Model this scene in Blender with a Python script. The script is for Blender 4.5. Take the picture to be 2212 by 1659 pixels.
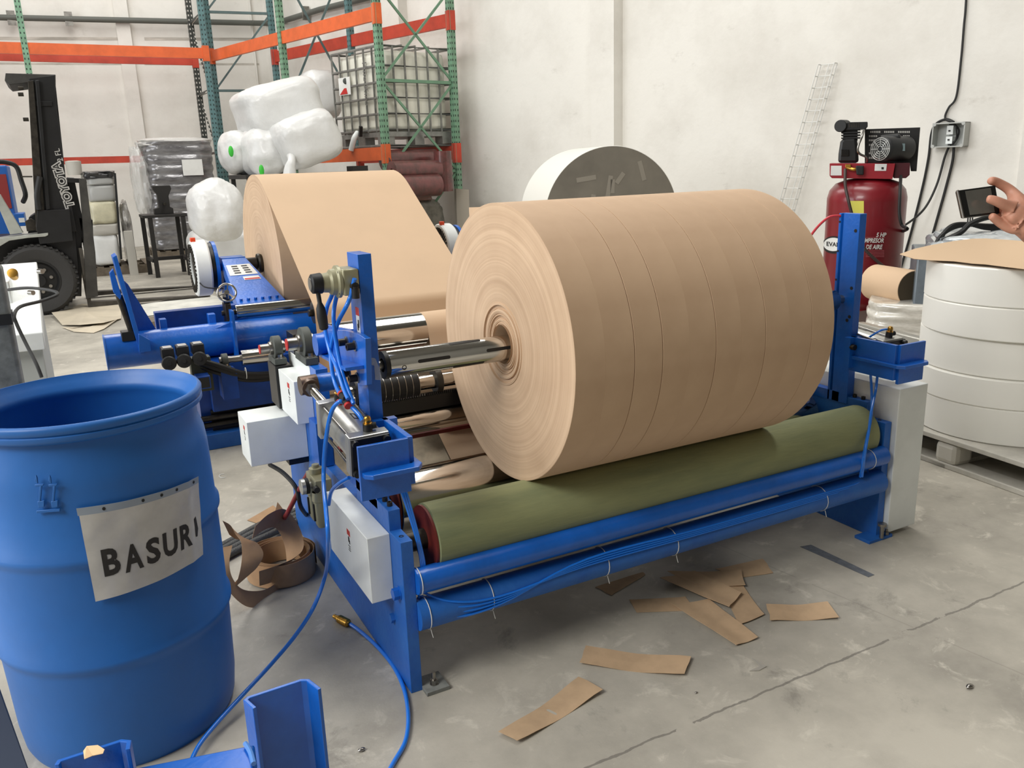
import bpy, bmesh, math, random
from mathutils import Vector, Matrix
from math import pi, sin, cos, radians as rad
random.seed(7)
S = bpy.context.scene
C = S.collection
for o in list(bpy.data.objects): bpy.data.objects.remove(o)

# ---------------------------------------------------------------- camera
FPX, W, H = 1793.0, 2212.0, 1659.0
CAMZ = 1.45
PIT, ROL, YAW = rad(14.80), rad(-1.913), rad(27.48)
fwd = Vector((sin(YAW)*cos(PIT), cos(YAW)*cos(PIT), -sin(PIT)))
rt0 = Vector((cos(YAW), -sin(YAW), 0))
up0 = rt0.cross(fwd)
rt = rt0*cos(ROL)+up0*sin(ROL)
up = -rt0*sin(ROL)+up0*cos(ROL)
cam = bpy.data.cameras.new('camera'); co = bpy.data.objects.new('camera', cam); C.objects.link(co)
cam.sensor_width = 36; cam.lens = FPX/W*36; cam.clip_start = .02; cam.clip_end = 200
co.matrix_world = Matrix(((rt.x, up.x, -fwd.x, 0), (rt.y, up.y, -fwd.y, 0), (rt.z, up.z, -fwd.z, CAMZ), (0, 0, 0, 1)))
S.camera = co

# ---------------------------------------------------------------- world, skylights, exposure
S.view_settings.view_transform = 'Standard'; S.view_settings.look = 'None'
S.view_settings.gamma = 1; S.view_settings.use_curve_mapping = False
S.view_settings.exposure = 0.18
wd = bpy.data.worlds.new('World'); S.world = wd; wd.use_nodes = True
bg = wd.node_tree.nodes['Background']; bg.inputs[0].default_value = (.9, .94, 1.0, 1); bg.inputs[1].default_value = .42

def area(name, loc, target, sx, sy, power, col=(1, .985, .95)):
    l = bpy.data.lights.new(name, 'AREA'); l.shape = 'RECTANGLE'; l.size = sx; l.size_y = sy
    l.energy = power; l.color = col
    o = bpy.data.objects.new(name, l); C.objects.link(o); o.location = loc
    o.rotation_euler = (Vector(target)-Vector(loc)).to_track_quat('-Z', 'Y').to_euler()
    return o
area('skylight_strip', (-3.5, 4.0, 8.5), (-3.5, 4.0, 0), 3, 8, 170)
area('skylight_strip', (.5, 14.0, 8.5), (.5, 14.0, 0), 4, 8, 520)
area('skylight_strip', (3.5, 5.0, 8.5), (3.5, 5.0, 0), 2.5, 6, 360)
area('skylight_strip', (-6.0, .4, 6.4), (1.6, 2.2, .6), 4, 2.5, 470)
area('door_daylight', (-11.0, 7.0, 4.0), (3.0, 7.0, 1.4), 12, 5.0, 860, (.95, .975, 1.0))

# ---------------------------------------------------------------- pixel ray -> world plane
CP = Vector((0, 0, CAMZ))
def PJ(p):
    d = Vector(p)-CP; z = d.dot(fwd); return W/2+FPX*d.dot(rt)/z, H/2-FPX*d.dot(up)/z
def ray(u, v): return fwd+rt*((u-W/2)/FPX)-up*((v-H/2)/FPX)
def AX(u, v, x): d = ray(u, v); return CP+d*(x/d.x)
def AY(u, v, y): d = ray(u, v); return CP+d*(y/d.y)
def AZ(u, v, z): d = ray(u, v); return CP+d*((z-CAMZ)/d.z)
def AD(u, v, D): return CP+ray(u, v)*D
def along(p, d, u, t0=0, t1=8):
    # distance along d from p at which the point is seen in column u
    p = Vector(p); d = Vector(d); s0 = PJ(p+d*t0)[0]-u
    for _ in range(50):
        tm = (t0+t1)/2
        if (PJ(p+d*tm)[0]-u)*s0 > 0: t0 = tm
        else: t1 = tm
    return t0
def APL(u, v, p, n):
    d = ray(u, v); return CP+d*((Vector(p)-CP).dot(n)/d.dot(n))

# ---------------------------------------------------------------- materials
def srgb(r, g, b): return tuple((((c/255)+.055)/1.055)**2.4 if c/255 > .04045 else c/255/12.92 for c in (r, g, b))+(1,)
MATS = {}
def mat(name, rgb, rough=.5, metal=0, noise=0, nscale=6, rgb2=None, bump=0, bscale=40, coat=0, alpha=1, trans=0, spec=None, stretch=None, sub=0, det=4):
    if name in MATS: return MATS[name]
    m = bpy.data.materials.new(name); m.use_nodes = True; nt = m.node_tree; N = nt.nodes; L = nt.links
    b = N['Principled BSDF']; b.inputs['Base Color'].default_value = srgb(*rgb)
    b.inputs['Roughness'].default_value = rough; b.inputs['Metallic'].default_value = metal
    if coat: b.inputs['Coat Weight'].default_value = coat; b.inputs['Coat Roughness'].default_value = .15
    if alpha < 1: b.inputs['Alpha'].default_value = alpha
    if trans: b.inputs['Transmission Weight'].default_value = trans
    if spec is not None: b.inputs['Specular IOR Level'].default_value = spec
    if sub: b.inputs['Subsurface Weight'].default_value = sub; b.inputs['Subsurface Scale'].default_value = .02
    tc = N.new('ShaderNodeTexCoord'); mp = N.new('ShaderNodeMapping'); L.new(tc.outputs['Object'], mp.inputs[0])
    if stretch: mp.inputs['Scale'].default_value = stretch
    if noise or rgb2:
        n = N.new('ShaderNodeTexNoise'); n.inputs['Scale'].default_value = nscale; n.inputs['Detail'].default_value = det
        n.inputs['Roughness'].default_value = .62
        L.new(mp.outputs[0], n.inputs['Vector'])
        r = N.new('ShaderNodeValToRGB'); L.new(n.outputs[0], r.inputs[0])
        c2 = rgb2 if rgb2 else tuple(max(0, c*(1-noise)) for c in rgb)
        r.color_ramp.elements[0].position = .32; r.color_ramp.elements[1].position = .62
        r.color_ramp.elements[0].color = srgb(*c2); r.color_ramp.elements[1].color = srgb(*rgb)
        L.new(r.outputs[0], b.inputs['Base Color'])
    if bump:
        n2 = N.new('ShaderNodeTexNoise'); n2.inputs['Scale'].default_value = bscale; n2.inputs['Detail'].default_value = 3
        L.new(mp.outputs[0], n2.inputs['Vector'])
        bp = N.new('ShaderNodeBump'); bp.inputs['Strength'].default_value = bump; bp.inputs['Distance'].default_value = .01
        L.new(n2.outputs[0], bp.inputs['Height']); L.new(bp.outputs[0], b.inputs['Normal'])
    MATS[name] = m; return m
BLUE = mat('blue_enamel', (18, 100, 200), .32, noise=.12, nscale=5, bump=.12, bscale=60, coat=.2)
BLUED = mat('blue_enamel_dusty', (38, 104, 186), .45, nscale=9, rgb2=(24, 92, 180), bump=.15, bscale=50)
DARKBLUE = mat('navy_enamel', (12, 66, 150), .4, noise=.2)
CHROME = mat('chrome', (214, 212, 208), .12, 1, nscale=3, rgb2=(176, 170, 160), stretch=(.4, 6, 6))
STEEL = mat('machined_steel', (170, 166, 160), .3, 1, noise=.2, nscale=12)
DSTEEL = mat('dark_steel', (72, 68, 62), .42, .8, noise=.3, nscale=14)
ALU = mat('cast_aluminium', (198, 198, 194), .34, .85)
GREYCAST = mat('grey_casting', (84, 88, 84), .6, .2, noise=.2)
BLACK = mat('black_rubber', (22, 22, 22), .55)
BLACKP = mat('black_enamel', (26, 26, 27), .38, noise=.3)
WHITEP = mat('light_grey_enamel', (236, 240, 238), .38, noise=.04, bump=.05)
REDP = mat('dark_red_primer', (122, 38, 30), .6, noise=.3)
GREENR = mat('olive_rubber', (146, 150, 108), .72, nscale=4, rgb2=(122, 130, 96), bump=.1, stretch=(.5, 3, 3))
KRAFT = mat('kraft_paper', (206, 176, 144), .72, noise=.02, nscale=3, bump=.03, bscale=120)
KRAFTD = mat('kraft_scrap', (198, 168, 134), .8, noise=.08, nscale=12)
BRASS = mat('brass', (196, 150, 70), .3, 1)
BEIGE = mat('beige_casting', (168, 164, 134), .4, .3, noise=.1)
HOSE = mat('blue_polyurethane_hose', (22, 118, 226), .28, coat=.4)
WHITEPAPER = mat('white_paper', (228, 228, 224), .8, noise=.04)
REDLAB = mat('red_label', (190, 40, 36), .5)
BLKLAB = mat('black_print', (25, 25, 25), .6)
SILV = mat('silver_paint', (190, 192, 194), .35, .3)
ZIP = mat('white_nylon', (215, 215, 210), .5)

# ---------------------------------------------------------------- mesh builder
class MB:
    def __init__(s): s.v = []; s.f = []; s.m = []
    def add(s, vs, fs, mi=0):
        b = len(s.v); s.v += [Vector(v) for v in vs]; s.f += [[b+i for i in f] for f in fs]; s.m += [mi]*len(fs); return s
    def box(s, a, b, mi=0):
        x0, y0, z0 = (min(p, q) for p, q in zip(a, b)); x1, y1, z1 = (max(p, q) for p, q in zip(a, b))
        vs = [(x0, y0, z0), (x1, y0, z0), (x1, y1, z0), (x0, y1, z0), (x0, y0, z1), (x1, y0, z1), (x1, y1, z1), (x0, y1, z1)]
        return s.add(vs, [(0, 3, 2, 1), (4, 5, 6, 7), (0, 1, 5, 4), (1, 2, 6, 5), (2, 3, 7, 6), (3, 0, 4, 7)], mi)
    def hexa(s, bot, top, mi=0):
        n = len(bot)
        return s.add(list(bot)+list(top), [tuple(range(n))[::-1], tuple(range(n, 2*n))]+[(i, (i+1) % n, n+(i+1) % n, n+i) for i in range(n)], mi)
    def prism(s, pts, off, mi=0):
        off = Vector(off); pts = [Vector(p) for p in pts]; return s.hexa(pts, [p+off for p in pts], mi)
    def frame(s, d):
        d = Vector(d).normalized(); a = Vector((0, 0, 1)) if abs(d.z) < .9 else Vector((1, 0, 0))
        e = d.cross(a).normalized(); return e, d.cross(e).normalized()
    def bar(s, p, q, w, h, mi=0, upv=None):
        p = Vector(p); q = Vector(q); d = (q-p).normalized()
        if upv is not None: e = d.cross(Vector(upv)).normalized(); g = e.cross(d)
        else: e, g = s.frame(d)
        c = [e*w/2*i+g*h/2*j for i, j in ((-1, -1), (1, -1), (1, 1), (-1, 1))]
        return s.hexa([p+k for k in c], [q+k for k in c], mi)
    def cyl(s, p, q, r, n=32, r2=None, mi=0, cap=True, rin=0):
        p = Vector(p); q = Vector(q); e, g = s.frame(q-p); r2 = r if r2 is None else r2
        R = lambda c, rr: [c+e*rr*cos(2*pi*i/n)+g*rr*sin(2*pi*i/n) for i in range(n)]
        if rin:
            vs = R(p, r)+R(q, r2)+R(p, rin)+R(q, rin); fs = []
            for i in range(n):
                j = (i+1) % n
                fs += [(i, j, n+j, n+i), (2*n+j, 2*n+i, 3*n+i, 3*n+j), (j, i, 2*n+i, 2*n+j), (n+i, n+j, 3*n+j, 3*n+i)]
            return s.add(vs, fs, mi)
        fs = [(i, (i+1) % n, n+(i+1) % n, n+i) for i in range(n)]
        if cap: fs += [tuple(range(n))[::-1], tuple(range(n, 2*n))]
        return s.add(R(p, r)+R(q, r2), fs, mi)
    def lathe(s, p, d, prof, n=40, mi=0, closed=False):
        p = Vector(p); d = Vector(d).normalized(); e, g = s.frame(d); vs = []; fs = []; k = len(prof)
        for (t, r) in prof:
            for i in range(n): vs.append(p+d*t+e*r*cos(2*pi*i/n)+g*r*sin(2*pi*i/n))
        for a in range(k-1+(1 if closed else 0)):
            b = (a+1) % k
            for i in range(n): j = (i+1) % n; fs.append((a*n+i, a*n+j, b*n+j, b*n+i))
        return s.add(vs, fs, mi)
    def tube(s, pts, r, n=10, mi=0, smooth=6, closed=False, rf=None):
        pts = [Vector(p) for p in pts]
        if smooth and len(pts) > 2: pts = spline(pts, smooth, closed)
        vs = []; fs = []; m = len(pts); prev = None
        for i, p in enumerate(pts):
            t = (pts[(i+1) % m]-pts[i-1]) if closed else (pts[min(i+1, m-1)]-pts[max(i-1, 0)])
            t.normalize()
            if prev is None: e, g = s.frame(t)
            else: e = (prev-t*prev.dot(t)).normalized(); g = t.cross(e)
            prev = e; rr = rf(i/(m-1)) if rf else r
            vs += [p+e*rr*cos(2*pi*k/n)+g*rr*sin(2*pi*k/n) for k in range(n)]
        for i in range(m-(0 if closed else 1)):
            a = i*n; b = ((i+1) % m)*n
            fs += [(a+k, a+(k+1) % n, b+(k+1) % n, b+k) for k in range(n)]
        if not closed: fs += [tuple(range(n))[::-1], tuple(range((m-1)*n, m*n))]
        return s.add(vs, fs, mi)
    def ribbon(s, pts, wv, th, mi=0, smooth=6):
        pts = [Vector(p) for p in pts]; wvs = wv if isinstance(wv, list) else [Vector(wv)]*len(pts)
        if smooth: 
            pp = spline(pts, smooth, False); ww = spline([Vector(w) for w in wvs], smooth, False); pts, wvs = pp, ww
        m = len(pts); vs = []; fs = []
        for i in range(m):
            t = (pts[min(i+1, m-1)]-pts[max(i-1, 0)]).normalized(); w = wvs[i]; nn = t.cross(w).normalized()*th/2
            vs += [pts[i]-w/2-nn, pts[i]+w/2-nn, pts[i]+w/2+nn, pts[i]-w/2+nn]
        for i in range(m-1):
            a = 4*i; b = a+4
            for k in range(4): fs.append((a+k, a+(k+1) % 4, b+(k+1) % 4, b+k))
        fs += [(3, 2, 1, 0), tuple(4*(m-1)+k for k in range(4))]
        return s.add(vs, fs, mi)
    def sph(s, c, r, n=16, k=10, sc=(1, 1, 1), mi=0):
        c = Vector(c); vs = []; fs = []
        for i in range(k+1):
            a = pi*i/k
            for j in range(n): b = 2*pi*j/n; vs.append(c+Vector((r*sc[0]*sin(a)*cos(b), r*sc[1]*sin(a)*sin(b), r*sc[2]*cos(a))))
        for i in range(k):
            for j in range(n): fs.append((i*n+j, (i+1)*n+j, (i+1)*n+(j+1) % n, i*n+(j+1) % n))
        return s.add(vs, fs, mi)
    def build(s, name, m, parent=None, bev=0, smooth=True, ang=38, loc=None, subd=0):
        root = parent
        while root is not None and root.parent is not None: root = root.parent
        o0 = Vector(root.location) if root is not None else (Vector(loc) if loc is not None else Vector((0, 0, 0)))
        me = bpy.data.meshes.new(name)
        me.from_pydata([tuple(v-o0) for v in s.v], [], s.f)
        ms = m if isinstance(m, (list, tuple)) else [m]
        for k in ms: me.materials.append(k)
        me.polygons.foreach_set('material_index', s.m)
        me.validate(); 
        bm = bmesh.new(); bm.from_mesh(me); bmesh.ops.remove_doubles(bm, verts=bm.verts, dist=1e-6); bmesh.ops.recalc_face_normals(bm, faces=bm.faces); bm.to_mesh(me); bm.free()
        if smooth:
            me.polygons.foreach_set('use_smooth', [True]*len(me.polygons)); me.set_sharp_from_angle(angle=rad(ang))
        o = bpy.data.objects.new(name, me); C.objects.link(o)
        if parent is not None: o.parent = parent
        elif loc is not None: o.location = loc
        if bev:
            b = o.modifiers.new('bevel', 'BEVEL'); b.width = bev; b.segments = 2; b.limit_method = 'ANGLE'; b.angle_limit = rad(40)
        if subd:
            b = o.modifiers.new('sub', 'SUBSURF'); b.levels = subd; b.render_levels = subd
        return o
def spline(pts, k, closed=False):
    out = []; m = len(pts)
    for i in range(m if closed else m-1):
        if closed: p0, p1, p2, p3 = pts[i-1], pts[i], pts[(i+1) % m], pts[(i+2) % m]
        else: p0, p1, p2, p3 = pts[max(i-1, 0)], pts[i], pts[i+1], pts[min(i+2, m-1)]
        for j in range(k):
            t = j/k; out.append(.5*((2*p1)+(p2-p0)*t+(2*p0-5*p1+4*p2-p3)*t*t+(3*p1-p0-3*p2+p3)*t*t*t))
    if not closed: out.append(pts[-1].copy())
    return out
def thing(name, label, cat, loc=(0, 0, 0), group=None):
    o = bpy.data.objects.new(name, None); C.objects.link(o); o.location = loc; o.empty_display_size = .1
    o['label'] = label; o['category'] = cat
    if group: o['group'] = group
    return o
def tag(o, label, cat, group=None, kind=None):
    o['label'] = label; o['category'] = cat
    if group: o['group'] = group
    if kind: o['kind'] = kind
    return o
def struct(name, mb, m, **k): o = mb.build(name, m, **k); o['kind'] = 'structure'; return o
def text_mb(txt, size, bold=0, shear=0, font=None):
    cu = bpy.data.curves.new('t', 'FONT'); cu.body = txt; cu.size = size; cu.offset = bold; cu.shear = shear; cu.resolution_u = 3
    cu.align_x = 'CENTER'; cu.align_y = 'CENTER'
    o = bpy.data.objects.new('t', cu); C.objects.link(o); bpy.context.view_layer.update()
    dg = bpy.context.evaluated_depsgraph_get(); me = bpy.data.meshes.new_from_object(o.evaluated_get(dg))
    bm = bmesh.new(); bm.from_mesh(me); bmesh.ops.subdivide_edges(bm, edges=[e for e in bm.edges if e.calc_length() > size*.25], cuts=2)
    bm.verts.ensure_lookup_table(); vs = [v.co.copy() for v in bm.verts]; fs = [[v.index for v in f.verts] for f in bm.faces]
    bm.free(); bpy.data.objects.remove(o); bpy.data.meshes.remove(me)
    return vs, fs
def text_on(parent, name, txt, size, fn, m, bold=0, shear=0):
    vs, fs = text_mb(txt, size, bold, shear)
    mb = MB().add([fn(v.x, v.y) for v in vs], fs)
    return mb.build(name, m, parent, smooth=False)
def hexbolt(mb, p, d, r, h, mi=0): return mb.cyl(p, Vector(p)+Vector(d).normalized()*h, r, 6, mi=mi)

# ================================================================ the room
CORNER = Vector((4.42, 19.5, 0)); rdir = (CORNER-Vector((8.85, 5.0, 0))).normalized()
RW0 = Vector((8.85, 5.0, 0))-rdir*8; rnorm = Vector((-rdir.y, rdir.x, 0))
if rnorm.x > 0: rnorm = -rnorm
ldir = Vector((-.996, .087, 0)).normalized(); lnorm = Vector((-.087, -.996, 0)).normalized(); LW1 = CORNER+ldir*22

def wall_mat(name):
    m = bpy.data.materials.new(name); m.use_nodes = True; nt = m.node_tree; N = nt.nodes; L = nt.links; b = N['Principled BSDF']
    b.inputs['Roughness'].default_value = .85
    tc = N.new('ShaderNodeTexCoord')
    n1 = N.new('ShaderNodeTexNoise'); n1.inputs['Scale'].default_value = .7; n1.inputs['Detail'].default_value = 8; n1.inputs['Roughness'].default_value = .66
    L.new(tc.outputs['Object'], n1.inputs['Vector'])
    r1 = N.new('ShaderNodeValToRGB'); L.new(n1.outputs[0], r1.inputs[0])
    e = r1.color_ramp.elements; e[0].position = .30; e[0].color = srgb(217, 213, 205); e[1].position = .55; e[1].color = srgb(232, 229, 222)
    # grime: scuffs where two noises meet
    mp = N.new('ShaderNodeMapping'); mp.inputs['Scale'].default_value = (1, 1, 1.8); L.new(tc.outputs['Object'], mp.inputs[0])
    n2 = N.new('ShaderNodeTexNoise'); n2.inputs['Scale'].default_value = 1.9; n2.inputs['Detail'].default_value = 10; n2.inputs['Roughness'].default_value = .72
    L.new(mp.outputs[0], n2.inputs['Vector'])
    r2 = N.new('ShaderNodeValToRGB'); L.new(n2.outputs[0], r2.inputs[0]); e = r2.color_ramp.elements
    e[0].position = .62; e[0].color = (0, 0, 0, 1); e[1].position = .76; e[1].color = (1, 1, 1, 1)
    mx = N.new('ShaderNodeMix'); mx.data_type = 'RGBA'; mx.inputs['B'].default_value = srgb(176, 170, 160)
    L.new(r1.outputs[0], mx.inputs['A']); mu = N.new('ShaderNodeMath'); mu.operation = 'MULTIPLY'; mu.inputs[1].default_value = .42
    L.new(r2.outputs[0], mu.inputs[0]); L.new(mu.outputs[0], mx.inputs['Factor'])
    L.new(mx.outputs['Result'], b.inputs['Base Color'])
    n3 = N.new('ShaderNodeTexNoise'); n3.inputs['Scale'].default_value = 9; n3.inputs['Detail'].default_value = 6; L.new(tc.outputs['Object'], n3.inputs['Vector'])
    bp = N.new('ShaderNodeBump'); bp.inputs['Strength'].default_value = .25; bp.inputs['Distance'].default_value = .02
    L.new(n3.outputs[0], bp.inputs['Height']); L.new(bp.outputs[0], b.inputs['Normal'])
    return m
WALL = wall_mat('painted_plaster')

def floor_mat():
    m = bpy.data.materials.new('concrete_floor'); m.use_nodes = True; nt = m.node_tree; N = nt.nodes; L = nt.links; b = N['Principled BSDF']
    tc = N.new('ShaderNodeTexCoord')
    def noise(sc, det, ro=.6, dist=0):
        n = N.new('ShaderNodeTexNoise'); n.inputs['Scale'].default_value = sc; n.inputs['Detail'].default_value = det
        n.inputs['Roughness'].default_value = ro; n.inputs['Distortion'].default_value = dist; L.new(tc.outputs['Object'], n.inputs['Vector']); return n
    def ramp(src, p0, c0, p1, c1):
        r = N.new('ShaderNodeValToRGB'); L.new(src, r.inputs[0]); e = r.color_ramp.elements
        e[0].position = p0; e[0].color = c0; e[1].position = p1; e[1].color = c1; return r
    def mixc(f, a, bcol, amt=1):
        mx = N.new('ShaderNodeMix'); mx.data_type = 'RGBA'
        mu = N.new('ShaderNodeMath'); mu.operation = 'MULTIPLY'; mu.inputs[1].default_value = amt; L.new(f, mu.inputs[0]); L.new(mu.outputs[0], mx.inputs['Factor'])
        if isinstance(a, tuple): mx.inputs['A'].default_value = a
        else: L.new(a, mx.inputs['A'])
        mx.inputs['B'].default_value = bcol; return mx.outputs['Result']
    base = ramp(noise(1.3, 9, .65).outputs[0], .34, srgb(146, 141, 131), .62, srgb(190, 184, 171)).outputs[0]
    blot = ramp(noise(7, 8, .7, .6).outputs[0], .56, (0, 0, 0, 1), .7, (1, 1, 1, 1)).outputs[0]
    c = mixc(blot, base, srgb(212, 206, 192), .75)
    dark = ramp(noise(4, 9, .75, .3).outputs[0], .28, (1, 1, 1, 1), .42, (0, 0, 0, 1)).outputs[0]
    c = mixc(dark, c, srgb(112, 108, 100), .7)
    spk = ramp(noise(70, 3, .8).outputs[0], .66, (0, 0, 0, 1), .74, (1, 1, 1, 1)).outputs[0]
    c = mixc(spk, c, srgb(214, 210, 200), .5)
    # saw-cut joints: signed distance to straight lines in the floor plane
    sp = N.new('ShaderNodeSeparateXYZ'); L.new(tc.outputs['Object'], sp.inputs[0])
    wob = noise(11, 4).outputs[0]
    def M(op, a, bb=None):
        n = N.new('ShaderNodeMath'); n.operation = op
        for i, x in enumerate((a, bb)):
            if x is None: continue
            if isinstance(x, (int, float)): n.inputs[i].default_value = x
            else: L.new(x, n.inputs[i])
        return n.outputs[0]
    for (P0, P1, wd_, col, amt, wb) in JOINTS:
        d = (P1-P0).normalized(); nx, ny = -d.y, d.x
        sd = M('ADD', M('MULTIPLY', sp.outputs[0], nx), M('ADD', M('MULTIPLY', sp.outputs[1], ny), -(P0.x*nx+P0.y*ny)))
        sd = M('ADD', sd, M('MULTIPLY', M('SUBTRACT', wob, .5), wb))
        on = M('LESS_THAN', M('ABSOLUTE', sd), wd_)
        brk = M('GREATER_THAN', noise(6, 5).outputs[0], .42)
        c = mixc(M('MULTIPLY', on, brk), c, col, amt)
    L.new(c, b.inputs['Base Color'])
    rr = ramp(noise(3, 5).outputs[0], .3, (.38, .38, .38, 1), .7, (.62, .62, .62, 1)); L.new(rr.outputs[0], b.inputs['Roughness'])
    bp = N.new('ShaderNodeBump'); bp.inputs['Strength'].default_value = .12; bp.inputs['Distance'].default_value = .01
    L.new(noise(18, 8, .7).outputs[0], bp.inputs['Height']); L.new(bp.outputs[0], b.inputs['Normal'])
    return m
JOINTS = [(AZ(1380, 1610, 0), AZ(2212, 1258, 0), .004, srgb(92, 88, 82), .62, .03),
          (AZ(1620, 1205, 0), AZ(1960, 1350, 0), .0025, srgb(126, 120, 112), .35, .008),
          (AZ(520, 1290, 0), AZ(655, 1270, 0), .003, srgb(120, 114, 106), .0, .004)]
f = MB().add([(-16, -4, 0), (12, -4, 0), (12, 24, 0), (-16, 24, 0)], [(0, 1, 2, 3)])
struct('floor', f, floor_mat(), smooth=False)
def wallbox(a, b, nrm, h, th):
    n = -Vector(nrm)*th; return MB().hexa([a, b, b+n, a+n], [p+Vector((0, 0, h)) for p in (a, b, b+n, a+n)])
struct('wall_right', wallbox(RW0, CORNER, rnorm, 9, .3), WALL, smooth=False)
struct('wall_left', wallbox(LW1, CORNER, lnorm, 9, .3), WALL, smooth=False)
DIM = mat('grey_plaster', (112, 110, 104), .9)
struct('wall_near', MB().box((-16, -4.3, 0), (13, -4, 9)), DIM, smooth=False)
struct('wall_far_left', MB().box((-16.3, -4, 0), (-16, 24, 9)), DIM, smooth=False)
struct('ceiling', MB().box((-16, -4, 8.7), (13, 24, 9)), DIM, smooth=False)
def on_right(u, v): return APL(u, v, RW0, rnorm)
def on_left(u, v): return APL(u, v, CORNER, lnorm)
def pil(nm, p, d, n, w, dep, z0=0, z1=9):
    a = Vector((p.x, p.y, z0)); q = a+d*w
    struct(nm, MB().hexa([a, q, q+n*dep, a+n*dep], [k+Vector((0, 0, z1-z0)) for k in (a, q, q+n*dep, a+n*dep)]), WALL, smooth=False)
p = on_right(1345, 150); pil('trim_1', p, rdir, rnorm, .42, .20)
p = on_right(880, 30); pil('trim_2', p, rdir, rnorm, .55, .20)
p = on_left(301, 202); pil('trim_3', p, ldir, lnorm, .26, .10)
p = on_right(2240, 300); pil('trim_4', p, rdir, rnorm, .12, .06)
p = on_left(560, 200); pil('trim_5', p, ldir, lnorm, .04, .06)

GRIME = mat('grimy_seam', (168, 163, 154), .9, nscale=1.6, rgb2=(214, 208, 198), stretch=(1, 1, 6))
for k, (v, hh) in enumerate(((84, .03), (138, .02))):
    a, b_ = on_left(312, v), on_left(560, v+1); a2, b2 = on_left(-20, v-1), on_left(272, v)
    mb = MB()
    for s_, e_ in ((a, b_), (a2, b2)): mb.bar(s_+lnorm*.001, e_+lnorm*.001, .004, hh*2, upv=(0, 0, 1))
    struct('trim_%d' % (6+k), mb, GRIME, smooth=False)
# conduit run along both walls
CON = mat('conduit_grey', (92, 94, 88), .6)
cp = [on_left(-40, 40)+lnorm*.17, on_left(560, 53)+lnorm*.17, on_left(598, 52)+lnorm*.12, on_right(625, 46)+rnorm*.12, on_right(700, 22)+rnorm*.1, on_right(790, 0)+rnorm*.1, on_right(900, -30)+rnorm*.1]
t = thing('conduit_pipe', 'grey conduit pipe running high along the back wall and round the corner', 'pipe', cp[0])
MB().tube(cp, .055, 10, smooth=0).build('pipe', CON, t)
for u in (27, 150): 
    q = on_left(u, 42 if u < 100 else 44)+lnorm*.17; MB().bar(q-Vector((0, 0, .13)), q+Vector((0, 0, .13)), .05, .14).build('clamp', STEEL, t)
q = on_right(670, 30)+rnorm*.1; MB().bar(q-Vector((0, 0, .13)), q+Vector((0, 0, .13)), .05, .14).build('clamp', STEEL, t)

# ================================================================ pallet racks
def holes_mat(name, col, dark):
    m = mat(name, col, .5, noise=.12, nscale=8); nt = m.node_tree; N = nt.nodes; L = nt.links; b = N['Principled BSDF']
    src = b.inputs['Base Color'].links[0].from_socket
    tc = N.new('ShaderNodeTexCoord'); sp = N.new('ShaderNodeSeparateXYZ'); L.new(tc.outputs['Object'], sp.inputs[0])
    def M(op, a, bb=None):
        n = N.new('ShaderNodeMath'); n.operation = op
        for i, x in enumerate((a, bb)):
            if x is None: continue
            if isinstance(x, (int, float)): n.inputs[i].default_value = x
            else: L.new(x, n.inputs[i])
        return n.outputs[0]
    zz = M('ABSOLUTE', M('SUBTRACT', M('MODULO', sp.outputs[2], .085), .042))
    hz = M('LESS_THAN', zz, .017)
    # holes in two columns on each face
    hx = M('LESS_THAN', M('ABSOLUTE', M('SUBTRACT', M('ABSOLUTE', sp.outputs[0]), .028)), .009)
    hy = M('LESS_THAN', M('ABSOLUTE', M('SUBTRACT', M('ABSOLUTE', sp.outputs[1]), .028)), .009)
    h = M('MULTIPLY', hz, M('MAXIMUM', hx, hy))
    mx = N.new('ShaderNodeMix'); mx.data_type = 'RGBA'; L.new(h, mx.inputs['Factor']); L.new(src, mx.inputs['A']); mx.inputs['B'].default_value = srgb(*dark)
    L.new(mx.outputs['Result'], b.inputs['Base Color']); return m
RGREEN = holes_mat('rack_green', (118, 158, 130), (22, 30, 26))
RTEAL = holes_mat('rack_teal', (92, 128, 130), (30, 38, 38))
RDARK = holes_mat('rack_dark', (52, 54, 50), (205, 200, 192))
RGREENB = mat('rack_green_brace', (112, 150, 122), .5, noise=.1)
RTEALB = mat('rack_teal_brace', (88, 108, 108), .5, noise=.1)
ORANGE = mat('rack_orange', (222, 102, 52), .45, noise=.1, nscale=4)
ORANGED = mat('rack_red_orange', (196, 70, 50), .5, noise=.12, nscale=4)
ZB = 3.80
def V0(p): return Vector((p.x, p.y, 0))
fA = V0(AZ(455, 110, ZB)); fC = V0(AZ(812, 13, ZB)); bdir = (fC-fA).normalized()
fB = fA+bdir*along(fA+Vector((0, 0, ZB)), bdir, 607, 0, 12)
bC = V0(AZ(972, 29, ZB)); bA = V0(AZ(592, 112, ZB)); bd2 = (bC-bA).normalized(); bB = bA+bd2*along(bA+Vector((0, 0, ZB)), bd2, 757, 0, 12)
def upright(par, p, m, rot, z1=6.2, w=.1):
    mb = MB().box((-w/2, -w/2, 0), (w/2, w/2, z1)); o = mb.build('upright', m, None, smooth=False)
    o.parent = par; o.location = p-par.location; o.rotation_euler = (0, 0, rot)
    f = MB().box((-.09, -.09, 0), (.09, .09, .012)).build('foot_plate', m, None, smooth=False); f.parent = o
    return o
rot = math.atan2(bdir.y, bdir.x)
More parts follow.
